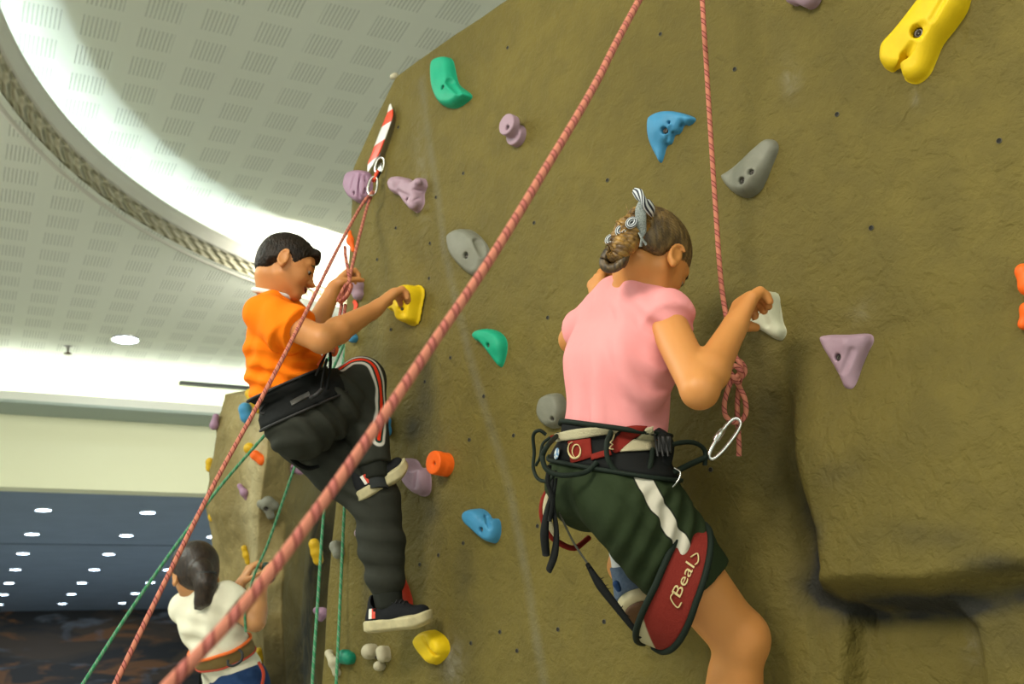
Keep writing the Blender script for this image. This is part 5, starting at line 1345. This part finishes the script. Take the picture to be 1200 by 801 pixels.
wt = folds((nrm(kR-J['hR']), .05, .008, P(385, 480, 2.75), .12), (nrm(RT*.9+Z*.3), .055, .006, P(400, 500, 2.75), .09), (nrm(kL-J['aL']+RT*.04), .055, .005, P(440, 650, 2.75), .12), (nrm(t), .045, .006, P(330, 500, 2.75), .08), (nrm(RT+Z), .045, .006, P(400, 580, 2.8), .1))
V, Fc = S.build(.0036); V = relax(V, Fc, 1); V = V+vnormals(V, Fc)*wt(V)[:, None]; TR_T = bvh(V, Fc)
spx = [(398, 432), (412, 423), (426, 421), (437, 427), (443, 440), (446, 455), (447, 475), (446, 495), (444, 514)]
sp = hits(TR_T, catmull([list(q)+[0] for q in spx], 6)[:, :2], 0)
tr = link('trousers', npmesh('trousers', V, Fc, {'stripe': np.minimum(polydist(V, sp), 1.0)}), B, M_track); trV, trF = V, Fc
# ribbed cuffs and socks
for kn_, a_ in ((kL, J['aL']), (kR, J['aR'])):
    ax_ = nrm(a_-kn_); v, q = lathe_geo([(.0001, -.004), (.037, -.004), (.0385, .004), (.037, .030), (.0375, .038), (.034, .042), (.0001, .042)], a_, ax_, 40)
    ang = np.arctan2((v-a_)@nrm(np.cross(ax_, Z+.01)), (v-a_)@nrm(np.cross(ax_, np.cross(ax_, Z+.01))))
    link('cuff', npmesh('cuff', v, q), tr, M_rib)
    v, q = tube_geo([a_+ax_*.025, a_+ax_*.045, a_+ax_*.07], [.032, .031, .031], 20); link('sock', npmesh('sock', v, q), B, M_sock)
MS = (mat('cream_sole', (.52, .46, .26), .6, var=(60, .4), col2=(.30, .27, .17)), cloth('black_knit', (.014, .015, .017), sc=300), mat('black_lace', (.02, .02, .022), .7), [mat('white_tab', (.7, .68, .62), .6), mat('red_tab', (.65, .05, .02), .6)])
shoe(B, P(431, 741, 2.775), P(505, 733, 2.735), nrm(Z+D(0, -.15)*.1), W=.080, mats=MS, H=.036, hgt=.085, ankle=P(453, 702, 2.78))
shoe(B, P(427, 586, 2.80), P(478, 556, 2.86), nrm(D(-.42, -.22, .85)), W=.080, mats=MS, H=.036, hgt=.080, ankle=P(440, 556, 2.83))
# harness
Hb = harness_root(B, 'black sit harness with a wide padded belt')
wc = P(345, 467, 2.83); tb = nrm(P(333, 447, 2.83)-P(354, 494, 2.83)); toc = nrm((CAM-wc)-tb*((CAM-wc)@tb)); sd = np.cross(tb, toc)
allb = bvh(np.concatenate([V1, trV]), np.concatenate([F1, trF+len(V1)]))
G1_, DR, th = ring_band(wc, toc, sd, tb, .080, .080, lambda a: .042, n=80, tree=None, off=.004)
def capped(tree, G, DR, C, e3, lo, hi, off):
    for i in range(G.shape[0]):
        for j in range(G.shape[1]):
            p = G[i, j]; o = C+e3*((p-C)@e3); hh = tree.ray_cast(Vector(o+DR[i]*.3), Vector(-DR[i])); rr = (np.array(hh[0])-o)@DR[i] if hh[0] is not None else lo
            G[i, j] = o+DR[i]*(min(max(rr, lo), hi)+off)
    for _ in range(4): G[:] = (G+.5*np.roll(G, 1, 0)+.5*np.roll(G, -1, 0))/2
    return G
G1_ = capped(allb, G1_, DR, wc, tb, .07, .135, .012)
v, q = band_mesh(G1_, DR, .008); be = link('waist_belt', npmesh('waist_belt', v, q), Hb, M_web); BB_T = bvh(v, q)
for j in (0, 6): tube('piping', G1_[:, j]+DR*.001, .0035, M_black, be, seg=8, closed=True)
v, q = patch(BB_T, [(340, 471), (352, 464), (362, 459)], [(342, 476), (354, 469), (364, 464)], .003); link('belt_label', npmesh('belt_label', v, q), be, mat('grey_label', (.06, .06, .055), .6))
def tb_(name, pts, rr, m, **kw): return tube(name, catmull([P(*p) for p in pts], 7), rr, m, Hb, **kw)
tb_('gear_loop', [(314, 470, 2.76), (308, 476, 2.75), (305, 482, 2.75), (310, 484, 2.75), (317, 474, 2.76)], .0038, M_black, seg=8)
tb_('gear_loop', [(320, 478, 2.75), (316, 490, 2.75), (319, 497, 2.74), (325, 499, 2.74)], .0038, M_black, seg=8)
tb_('tie_in_strap', [(370, 440, 2.74), (377, 425, 2.74), (384, 409, 2.76), (388, 406, 2.77)], .0075, M_web, seg=8, flat=.5)
tb_('tie_in_strap', [(381, 470, 2.76), (384, 450, 2.76), (387, 430, 2.77), (387, 408, 2.78)], .0085, M_web, seg=8, flat=.5)
tb_('tie_in_strap', [(376, 458, 2.72), (379, 438, 2.73), (383, 420, 2.74)], .007, M_web, seg=8, flat=.5)
tb_('orange_loop', [(387, 405, 2.77), (392, 403, 2.77), (395, 409, 2.77), (392, 416, 2.78), (387, 413, 2.78)], .0042, mat('orange_webbing', (.75, .12, .02), .7), seg=8)
tb_('orange_trim', [(372, 428, 2.73), (378, 418, 2.74), (382, 411, 2.75)], .0028, mat('orange_trim', (.65, .10, .02), .7), seg=6)
tb_('buckle', [(364, 466, 2.70), (371, 462, 2.69), (377, 456, 2.70)], .006, M_black, seg=6)
lo_ = [(327, 507, 2.73), (333, 525, 2.74), (345, 540, 2.76), (360, 548, 2.79), (374, 546, 2.80)]
tb_('leg_loop', lo_, [.004, .008, .009, .008, .005], M_web, seg=8, flat=.5)
tb_('leg_loop', [(325, 505, 2.75), (329, 520, 2.75), (341, 535, 2.76), (352, 543, 2.78)], .003, M_black, seg=6)
settle(B)

# ------------------------------------------------------------------ climber in white, far left
J = dict(pel=P(276, 800, 4.02), chest=P(246, 728, 3.98), neck=P(234, 693, 3.98), sR=P(266, 702, 3.92), sL=P(217, 712, 4.05),
         eR=P(299, 727, 3.90), wR=P(306, 684, 3.98), eL=P(268, 706, 4.12), wL=P(283, 682, 4.12),
         hR=P(287, 812, 3.98), hL=P(266, 815, 4.06), kR=P(300, 850, 3.85), aR=P(300, 945, 3.95), kL=P(285, 900, 4.0), aL=P(285, 990, 4.05))
T_ = person('climber in white T-shirt and blue jeans with a dark ponytail, beside the rock pillar', P(285, 1100, 4.0))
hc = P(228, 672, 4.0); hf = D(-.55, .80, -.12); hu = nrm(D(-.15, .1, 1))
S = Sdf(); t, r, f = torso(S, J, w=.065)
S.cap(J['neck']-t*.03, hc-nrm(hf)*.02-nrm(hu)*.05, .042, .038, k=.02)
arm(S, J['sR'], J['eR'], J['wR'], r=(.045, .039, .037, .024)); arm(S, J['sL'], J['eL'], J['wL'])
leg(S, J['hR'], J['kR'], J['aR']); leg(S, J['hL'], J['kL'], J['aL'])
Q, ax = head(S, hc, hf, hu, 1.0); fx, ux, rx = ax
hand(S, J['wR'], D(.25, .4, .9), D(.8, .5, -.2), D(-.6, .5, .1), L=.15, curl=(.5, 1.1, .6)); hand(S, J['wL'], D(.45, .2, .9), D(.7, .6, -.2), D(.4, -.6, .2), L=.14, curl=(.5, 1.0, .6))
finish(T_, 'body', S, .0045, M_skinT, lips=(Q, ax, 1)); face_bits(T_, Q, ax, 1.0, M_hairB)
M_hairT = hairm('dark_brown_hair', (.014, .007, .004), (.035, .018, .009), (90, 90, 40))
S = Sdf(); S.ell(Q(-.012, .030), np.array([.106, .092, .088]), ax, k=.01); S.ell(Q(-.05, -.012), np.array([.062, .064, .072]), ax, k=.02)
S.ell(Q(.082, -.045), np.array([.070, .098, .12]), ax, k=.012, op='-')
for g in (-1, 1): S.ell(Q(.0, -.022, .09*g), np.array([.022, .026, .034]), ax, k=.006, op='-')
S.path([P(236, 668, 3.90), P(241, 684, 3.87), P(240, 700, 3.87), P(235, 711, 3.88)], [.042, .038, .030, .012], k=.02)
S.path([P(238, 690, 3.87), P(234, 704, 3.86), P(229, 712, 3.87)], [.024, .016, .006], k=.015)
hr, _, _ = finish(T_, 'hair', S, .0042, M_hairT)
v, q = tube_geo(P(240, 672, 3.895)+np.array([nrm(RT)*.040*math.cos(x)+Z*.012*math.sin(x)*0+FW*.04*math.sin(x) for x in np.linspace(0, 2*PI, 24)[:-1]]), .006, 8, closed=True); link('hair_tie', npmesh('hair_tie', v, q), hr, M_black)
S = Sdf(); torso(S, J, o=.020, w=.062, lo=False); S.cap(J['pel']+t*.0-r*.03, J['pel']+t*.05+r*.03, .092, k=.03)
S.ell(P(258, 760, 3.98), np.array([.10, .10, .09]), k=.03)
aR = nrm(J['eR']-J['sR']); aL = nrm(J['eL']-J['sL'])
S.cap(J['sR']-aR*.01, J['sR']+aR*.045, .062, .064, k=.02, e1=True); S.cap(J['sL'], J['sL']+aL*.10, .058, .060, k=.02, e1=True)
S.plane(J['neck']+t*.02, nrm(t+.2*f), k=.004); S.plane(P(273, 792, 4.0), -t, k=.006)
wf = folds((nrm(t+RT*.6), .07, .006, P(255, 760, 3.9), .16), (nrm(RT-Z*.3), .08, .005, P(245, 720, 3.9), .14))
ts, V1, F1 = finish(T_, 't_shirt', S, .0046, M_white, wr=wf)
S = Sdf(); torso(S, J, o=.022, up_=False, w=.065); S.cap(J['pel'], J['pel']+t*.05, .095, .09, k=.02)
leg(S, J['hR'], J['kR'], J['aR'], o=.018); leg(S, J['hL'], J['kL'], J['aL'], o=.018); S.ell(P(283, 806, 3.96), np.array([.10, .10, .09]), k=.03)
jn, V2, F2_ = finish(T_, 'jeans', S, .0046, M_denim)
for a_ in ('aR', 'aL'):
    S = Sdf(); q0 = J[a_]-Z*.045-D(.6, .6)*.03; S.cap(q0, q0+D(.6, .7)*.15, .038, .034, k=.02, sq=(Z, .7)); S.cap(q0+Z*.02, q0+Z*.06, .036, .036); S.plane(q0-Z*.026, -Z); finish(T_, 'shoe', S, .005, M_black)
Ht = harness_root(T_, 'tan harness with orange edging')
wc = P(262, 764, 3.98); tb = nrm(t+RT*.06); toc = nrm((CAM-wc)-tb*((CAM-wc)@tb)); sd = np.cross(tb, toc)
at = bvh(np.concatenate([V1, V2]), np.concatenate([F1, F2_+len(V1)]))
G1_, DR, th = ring_band(wc, toc, sd, tb, .09, .09, lambda a: .026, n=60, tree=None, off=.004); G1_ = capped(at, G1_, DR, wc, tb, .08, .15, .006)
v, q = band_mesh(G1_, DR, .008); be = link('waist_belt', npmesh('waist_belt', v, q), Ht, mat('tan_webbing', (.20, .13, .035), .8))
tube('orange_edge', G1_[:, 6]+DR*.001, .006, mat('orange_edge', (.85, .16, .02), .7), be, seg=8, closed=True); tube('red_edge', G1_[:, 0]+DR*.001, .004, mat('red_edge', (.45, .05, .02), .7), be, seg=8, closed=True)
tube('gear_loop', catmull([P(267, 773, 3.83), P(268, 779, 3.82), P(275, 779, 3.82), P(283, 773, 3.82), P(284, 765, 3.83), P(280, 761, 3.84)], 7), .005, M_black, Ht, seg=8)
tube('leg_strap', catmull([P(236, 783, 3.95), P(234, 795, 3.95), P(236, 812, 3.95)], 5), .012, M_web, Ht, seg=8, flat=.4)
tube('leg_strap', catmull([P(303, 775, 3.93), P(309, 790, 3.92), P(304, 815, 3.9)], 5), .008, mat('red_webbing', (.6, .06, .02), .7), Ht, seg=8, flat=.5)
tube('watch', J['wL']*.80+J['eL']*.20+np.array([np.cross(nrm(J['wL']-J['eL']), nrm(RT))*math.cos(x)*.029+np.cross(nrm(J['wL']-J['eL']), np.cross(nrm(J['wL']-J['eL']), nrm(RT)))*math.sin(x)*.029 for x in np.linspace(0, 2*PI, 20)[:-1]]), .007, M_black, T_, seg=8, closed=True)
settle(T_)
# ================================================================== ROPES AND HARDWARE
def ropem(name, c0, c1, c2, per=.027):
    def bd(m, nt, N, L, b, tc, out):
        uv = N.new('ShaderNodeUVMap'); s = N.new('ShaderNodeSeparateXYZ'); L.new(uv.outputs[0], s.inputs[0])
        u = mth(N, L, 'DIVIDE', s.outputs[0], per); v = s.outputs[1]
        h1 = mth(N, L, 'FRACT', mth(N, L, 'ADD', u, v))
        l1 = mth(N, L, 'MAXIMUM', band(N, L, h1, .05, .13, .025), band(N, L, h1, .40, .48, .025))
        mid = band(N, L, h1, .13, .40, .02)
        fu = mth(N, L, 'MULTIPLY', s.outputs[0], 2*PI/.0032); fv = mth(N, L, 'MULTIPLY', v, 2*PI*8)
        w = mth(N, L, 'MULTIPLY', mth(N, L, 'SINE', mth(N, L, 'ADD', fu, fv)), mth(N, L, 'SINE', mth(N, L, 'SUBTRACT', fu, fv)))
        c = mixc(N, L, mid, c0, c1); c = mixc(N, L, mth(N, L, 'MULTIPLY', band(N, L, w, .25, 2, .15), .35), c, tuple(min(1, x*1.6+.05) for x in c1)); c = mixc(N, L, l1, c, c2)
        L.new(c, b.inputs['Base Color'])
        k = N.new('ShaderNodeBump'); k.inputs['Strength'].default_value = .7; k.inputs['Distance'].default_value = .0006; L.new(w, k.inputs['Height']); L.new(k.outputs[0], b.inputs['Normal'])
    return mat(name, c0, .75, spec=.2, build=bd)
M_ropeP = ropem('salmon_rope', (.60, .22, .14), (.52, .16, .13), (.15, .010, .014))
M_ropeG = ropem('green_rope', (.05, .26, .12), (.08, .32, .15), (.30, .34, .30), .03)
M_sling = mat('red_sling', (.75, .06, .015), .7); M_tapew = mat('white_tape', (.66, .64, .60), .5)
def rp(name, pts, r, m, label, group=None, n=14):
    path = catmull([P(*p) for p in pts], n); base = path[0].copy()
    o = rope(name, path-base, r, m); o.location = base; tag(o, label, 'rope', group); return o
def carabiner(c, ax, wid, L=.105, W=.055, rr=.0048, label='', m=None, gate=True):
    """pear-shaped loop with a screw gate; ax = long axis, wid = short axis"""
    ax = nrm(ax); wid = nrm(wid-ax*(wid@ax)); pts = []
    for k in range(28):
        a = 2*PI*k/28; x = math.cos(a); y = math.sin(a)
        pts.append(np.sign(x)*abs(x)**.8*L/2*ax+np.sign(y)*abs(y)**.75*W/2*(1+.18*x)*wid)
    o = tube('carabiner', np.array(pts), rr, m or M_steel, seg=12, closed=True); o.location = c
    tag(o, label, 'carabiner')
    if gate:
        p0 = wid*W/2*1.03-ax*L*.16; p1 = wid*W/2*1.05+ax*L*.14
        tube('screw_gate', [p0, p0*.9+p1*.1, p0*.1+p1*.9, p1], [rr*1.1, rr*1.75, rr*1.75, rr*1.1], m or M_steel, o, seg=12)
    return o
# the long belay rope that crosses the picture, coming up past the camera
pts = []
for y in (900, 801, 700, 600, 500, 400, 300, 200, 100, 0, -60):
    if y < 0: continue
    x = np.interp(y, [-60, 0, 100, 200, 300, 400, 500, 600, 700, 801, 900], [778, 749, 697, 638, 577, 509, 441, 370, 293, 199, 100]); pts.append((x, y, 1/(.405+.00118*y)))
pts.sort(key=lambda q: -q[1])
def topt(px, py, w=.07):
    q = WP(px, py, w); q[2] = 3.435; return tuple(float(v) for v in proj(q))
def onrope(fx):
    best = min((topt(px, 0) for px in np.arange(650, 1000, 2.0)), key=lambda q: abs(q[0]-fx(q[1]))); return best
top_ = onrope(lambda y: 749-.545*y)
pts = [(x, y, 1/(1/top_[2]+(1.33-1/top_[2])*(y-top_[1])/(801-top_[1]))) for x, y, d in pts] + [top_]
rp('climbing_rope', pts, .0050, M_ropeP, 'thick salmon rope with dark red spiral marks crossing the picture diagonally')
rp('climbing_rope', [onrope(lambda y: 823+.0625*y), (823, 0, 2.24), (828, 80, 2.24), (833, 160, 2.22), (839, 250, 2.19), (845, 330, 2.14), (853, 380, 2.09), (862, 418, 2.06)], .0052, M_ropeP, 'salmon rope hanging taut from above to the knot by the ribboned girl')
# her figure-eight knot, loop and tail
g = []
k1 = [(862, 418, 2.06), (868, 428, 2.045), (864, 440, 2.035), (853, 438, 2.04), (851, 426, 2.055), (860, 420, 2.065), (870, 426, 2.06), (873, 436, 2.05), (866, 444, 2.04), (858, 446, 2.045), (853, 456, 2.05), (849, 472, 2.05), (850, 486, 2.05), (858, 494, 2.05), (868, 493, 2.05), (874, 484, 2.05), (873, 468, 2.05), (867, 454, 2.05), (861, 444, 2.035), (855, 434, 2.03), (860, 428, 2.03), (868, 436, 2.03), (866, 452, 2.06), (864, 475, 2.065), (865, 500, 2.06), (866, 520, 2.055), (866, 534, 2.055)]
rp('knotted_rope', k1, .0050, M_ropeP, 'salmon rope knot with hanging tail clipped to the maroon harness', n=6)
cc = P(849, 514, 2.035); cax = P(868, 490, 2.05)-P(832, 540, 2.02)
carabiner(cc, cax, np.cross(nrm(cax), FW), L=.098, W=.024, rr=.0042, label='steel screw-gate carabiner joining the knotted rope to the maroon harness')
# boy's ropes
rp('climbing_rope', [dw(437, 224, .06), (424, 240, 3.28), (398, 287, 2.98), (359, 365, 2.56), (330, 422, 2.38), (299, 480, 2.28), (252, 565, 2.12), (200, 668, 1.94), (135, 801, 1.75), (90, 895, 1.65)], .0048, M_ropeP, 'salmon rope slanting down left in front of the boy in orange')
rp('climbing_rope', [dw(438, 224, .06), (431, 240, 3.3), (421, 277, 3.1), (412, 315, 2.93), (409, 332, 2.86), (406, 340, 2.84)], .0048, M_ropeP, "short salmon rope from the wall anchor to the knot above the boy's arm")
k2 = [(404, 288, 2.86), (405, 300, 2.86), (408, 318, 2.85), (409, 330, 2.84), (404, 342, 2.82), (397, 349, 2.81), (400, 354, 2.82), (408, 345, 2.83), (412, 334, 2.84), (406, 333, 2.82), (400, 343, 2.81), (396, 352, 2.82), (402, 350, 2.80), (409, 341, 2.81), (410, 333, 2.83), (403, 338, 2.84), (401, 350, 2.84), (399, 365, 2.83), (395, 382, 2.81), (390, 398, 2.79), (388, 408, 2.77), (391, 411, 2.77), (396, 396, 2.79), (402, 375, 2.82), (405, 356, 2.83)]
rp('knotted_rope', k2, .0046, M_ropeP, "salmon rope knot with a dark tail tied into the boy's black harness", n=6)
# green ropes
A0 = (407, 394, 3.42)
gg = 'green ropes hanging on the left'
rp('climbing_rope', [A0, (362, 448, 3.35), (316, 503, 3.25), (250, 580, 3.1), (165, 697, 2.8), (97, 801, 2.55), (40, 890, 2.4)], .0046, M_ropeG, 'green rope slanting down left from behind the boy to the bottom corner', gg)
rp('climbing_rope', [A0, (375, 468, 3.5), (346, 545, 3.62), (315, 634, 3.78), (300, 668, 3.84), (293, 690, 3.86), (287, 712, 3.86), (288, 740, 3.86)], .0046, M_ropeG, 'green rope running from behind the boy down to the climber in white', gg)
rp('climbing_rope', [A0, (395, 470, 3.3), (385, 550, 3.2), (378, 620, 3.1), (372, 710, 3.02), (366, 801, 2.95), (362, 880, 2.9)], .0046, M_ropeG, 'left one of two green ropes hanging side by side under the boy', gg)
rp('climbing_rope', [(408, 394, 3.40), (408, 440, 3.34), (405, 560, 3.2), (401, 650, 3.12), (396, 760, 3.02), (394, 801, 2.98), (391, 880, 2.9)], .0046, M_ropeG, 'right one of two green ropes hanging side by side under the boy', gg)
# anchor: hanger plate, quickdraw
def quickdraw():
    b = WP(446, 184, .01); e = empty('quickdraw', b); tag(e, 'quickdraw with red and black sling bolted near the top left of the wall', 'quickdraw')
    L0 = b; parts = []
    V, Fq = box_geo(WP(447, 187, .004)-L0, [WU, Z, WN], (.016, .026, .0015)); V2, F3 = box_geo(WP(445, 197, .016)-L0, [WU, Z, WN], (.0015+.010, .016, .0015))
    v, q = merge([(V, Fq), (V2, F3)]); hp = link('hanger_plate', npmesh('hanger_plate', v, q), e, M_steel, smooth=False); bevel(hp, .002)
    V, Fq = lathe_geo([(.009, .004), (.009, .012), (.006, .013), (.0001, .013)], WP(448, 183, 0)-L0, WN, 6); link('bolt', npmesh('bolt', V, Fq), e, M_bolt, smooth=False)
    def loop(c, axv, wv, L, W, name):
        axv = nrm(axv); wv = nrm(wv-axv*(wv@axv)); pts = [np.sign(math.cos(a))*abs(math.cos(a))**.8*L/2*axv+math.sin(a)*W/2*wv for a in np.linspace(0, 2*PI, 25)[:-1]]
        o = tube(name, np.array(pts)+c-L0, .0042, M_steel, e, seg=10, closed=True); return o
    pass
    loop(WP(445, 194, .035), WP(447, 184, .03)-WP(442, 204, .04), RT, .056, .026, 'upper_carabiner')
    loop(WP(437, 218, .055), WP(439, 208, .05)-WP(435, 230, .06), RT, .066, .028, 'lower_carabiner')
    tube('sling', [WP(443, 200, .04)-L0, WP(440, 206, .045)-L0, WP(438, 212, .05)-L0], .011, M_sling, e, seg=8, flat=.5)
    tube('sling_edge', [WP(446, 201, .035)-L0, WP(443, 207, .04)-L0, WP(441, 213, .045)-L0], .006, M_web, e, seg=8, flat=.6)
quickdraw()
# red and white barrier tape
def taped(m, nt, N, L, b, tc, out):
    s = N.new('ShaderNodeSeparateXYZ'); L.new(tc.outputs['Object'], s.inputs[0])
    h = mth(N, L, 'FRACT', mth(N, L, 'ADD', mth(N, L, 'MULTIPLY', s.outputs[2], 10.5), .745))
    L.new(mixc(N, L, band(N, L, h, .0, .46, .01), (.72, .70, .68), (.80, .055, .012)), b.inputs['Base Color'])
tp = catmull([WP(457, 122, .025), WP(456, 136, .03), WP(449, 156, .035), WP(441, 177, .035), WP(434, 192, .03), WP(431, 201, .03)], 6)
o = rope('barrier_tape', tp-tp[0], .001, mat('striped_tape', (.7, .7, .7), .35, build=taped)); bpy.data.objects.remove(o)
v, q = tube_geo(tp-tp[0], [.004, .022, .024, .024, .018, .003], 8, flat=.08, ref=WN); o = link('barrier_tape', npmesh('barrier_tape', v, q), None, mat('striped_tape_cloth', (.7, .7, .7), .35, build=taped)); o.location = tp[0]
tag(o, 'twisted strip of red and white barrier tape at the top left rim', 'tape')
tp = catmull([P(414, 352, 3.36), P(417, 358, 3.35), P(414, 366, 3.35)], 6); v, q = tube_geo(tp-tp[0], [.006, .012, .006], 8, flat=.15, ref=WN)
o = link('barrier_tape', npmesh('barrier_tape', v, q), None, M_sling); o.location = tp[0]; tag(o, "tiny red scrap of tape on the rim below the boy's far hand", 'tape')
# ================================================================== camera, light
cd = bpy.data.cameras.new('camera'); co = bpy.data.objects.new('camera', cd); COL.objects.link(co)
cd.sensor_width = 36; cd.lens = F/1200*36; cd.clip_end = 100
from mathutils import Matrix
co.matrix_world = Matrix.Translation(CAM) @ Matrix(ROT.tolist()).to_4x4()
cd.dof.use_dof = True; cd.dof.focus_distance = 2.15; cd.dof.aperture_fstop = 6.3
SC.camera = co
def area(name, loc, to, size, power, col, sy=None):
    l = bpy.data.lights.new(name, 'AREA'); l.energy = power; l.color = col; l.size = size
    if sy: l.shape = 'RECTANGLE'; l.size_y = sy
    o = bpy.data.objects.new(name, l); COL.objects.link(o); o.location = loc
    o.rotation_euler = (Vector(to)-Vector(loc)).to_track_quat('-Z', 'Y').to_euler(); return o
area('hall_light', (-2.2, .2, 4.5), (1.4, 2.2, 2.2), 1.3, 215, (1.0, .93, .80))
area('hall_light.001', (.2, -2.5, 4.6), (1.2, 2.4, 2), 1.6, 70, (1.0, .95, .85))
area('hall_light.002', (-1.8, 5.5, 4.6), (.9, 3.5, 2), 1.2, 40, (1.0, .96, .9))
area('bulkhead_fill_light', (2.5, 7.2, 4.6), (1.5, 10.5, 3.9), .8, 45, (1.0, .97, .85))  # added fill aimed at the bulkhead to brighten it
area('low_ceiling_fill_light', (2.5, 14, 3.5), (2.5, 14, 0), 3, 170, (.8, .9, 1.0))  # added for the small downlights' throw; floor bounce brightens the blue ceiling
area('ceiling_bounce_fill', (-2.5, 4.5, 4.62), (-2.5, 4.6, 0), 3, 160, (.92, 1.0, .88))  # added fill: lights the floor so its bounce brightens the pale ceilings
w = bpy.data.worlds.new('world'); SC.world = w; w.use_nodes = True
w.node_tree.nodes['Background'].inputs[0].default_value = (.88, 1.0, .88, 1); w.node_tree.nodes['Background'].inputs[1].default_value = .8
SC.view_settings.view_transform = 'Standard'; SC.view_settings.look = 'None'; SC.view_settings.gamma = 1; SC.view_settings.exposure = 0
SC.view_settings.use_curve_mapping = False
SC.cycles.use_denoising = True
SC.cycles.max_bounces = 6
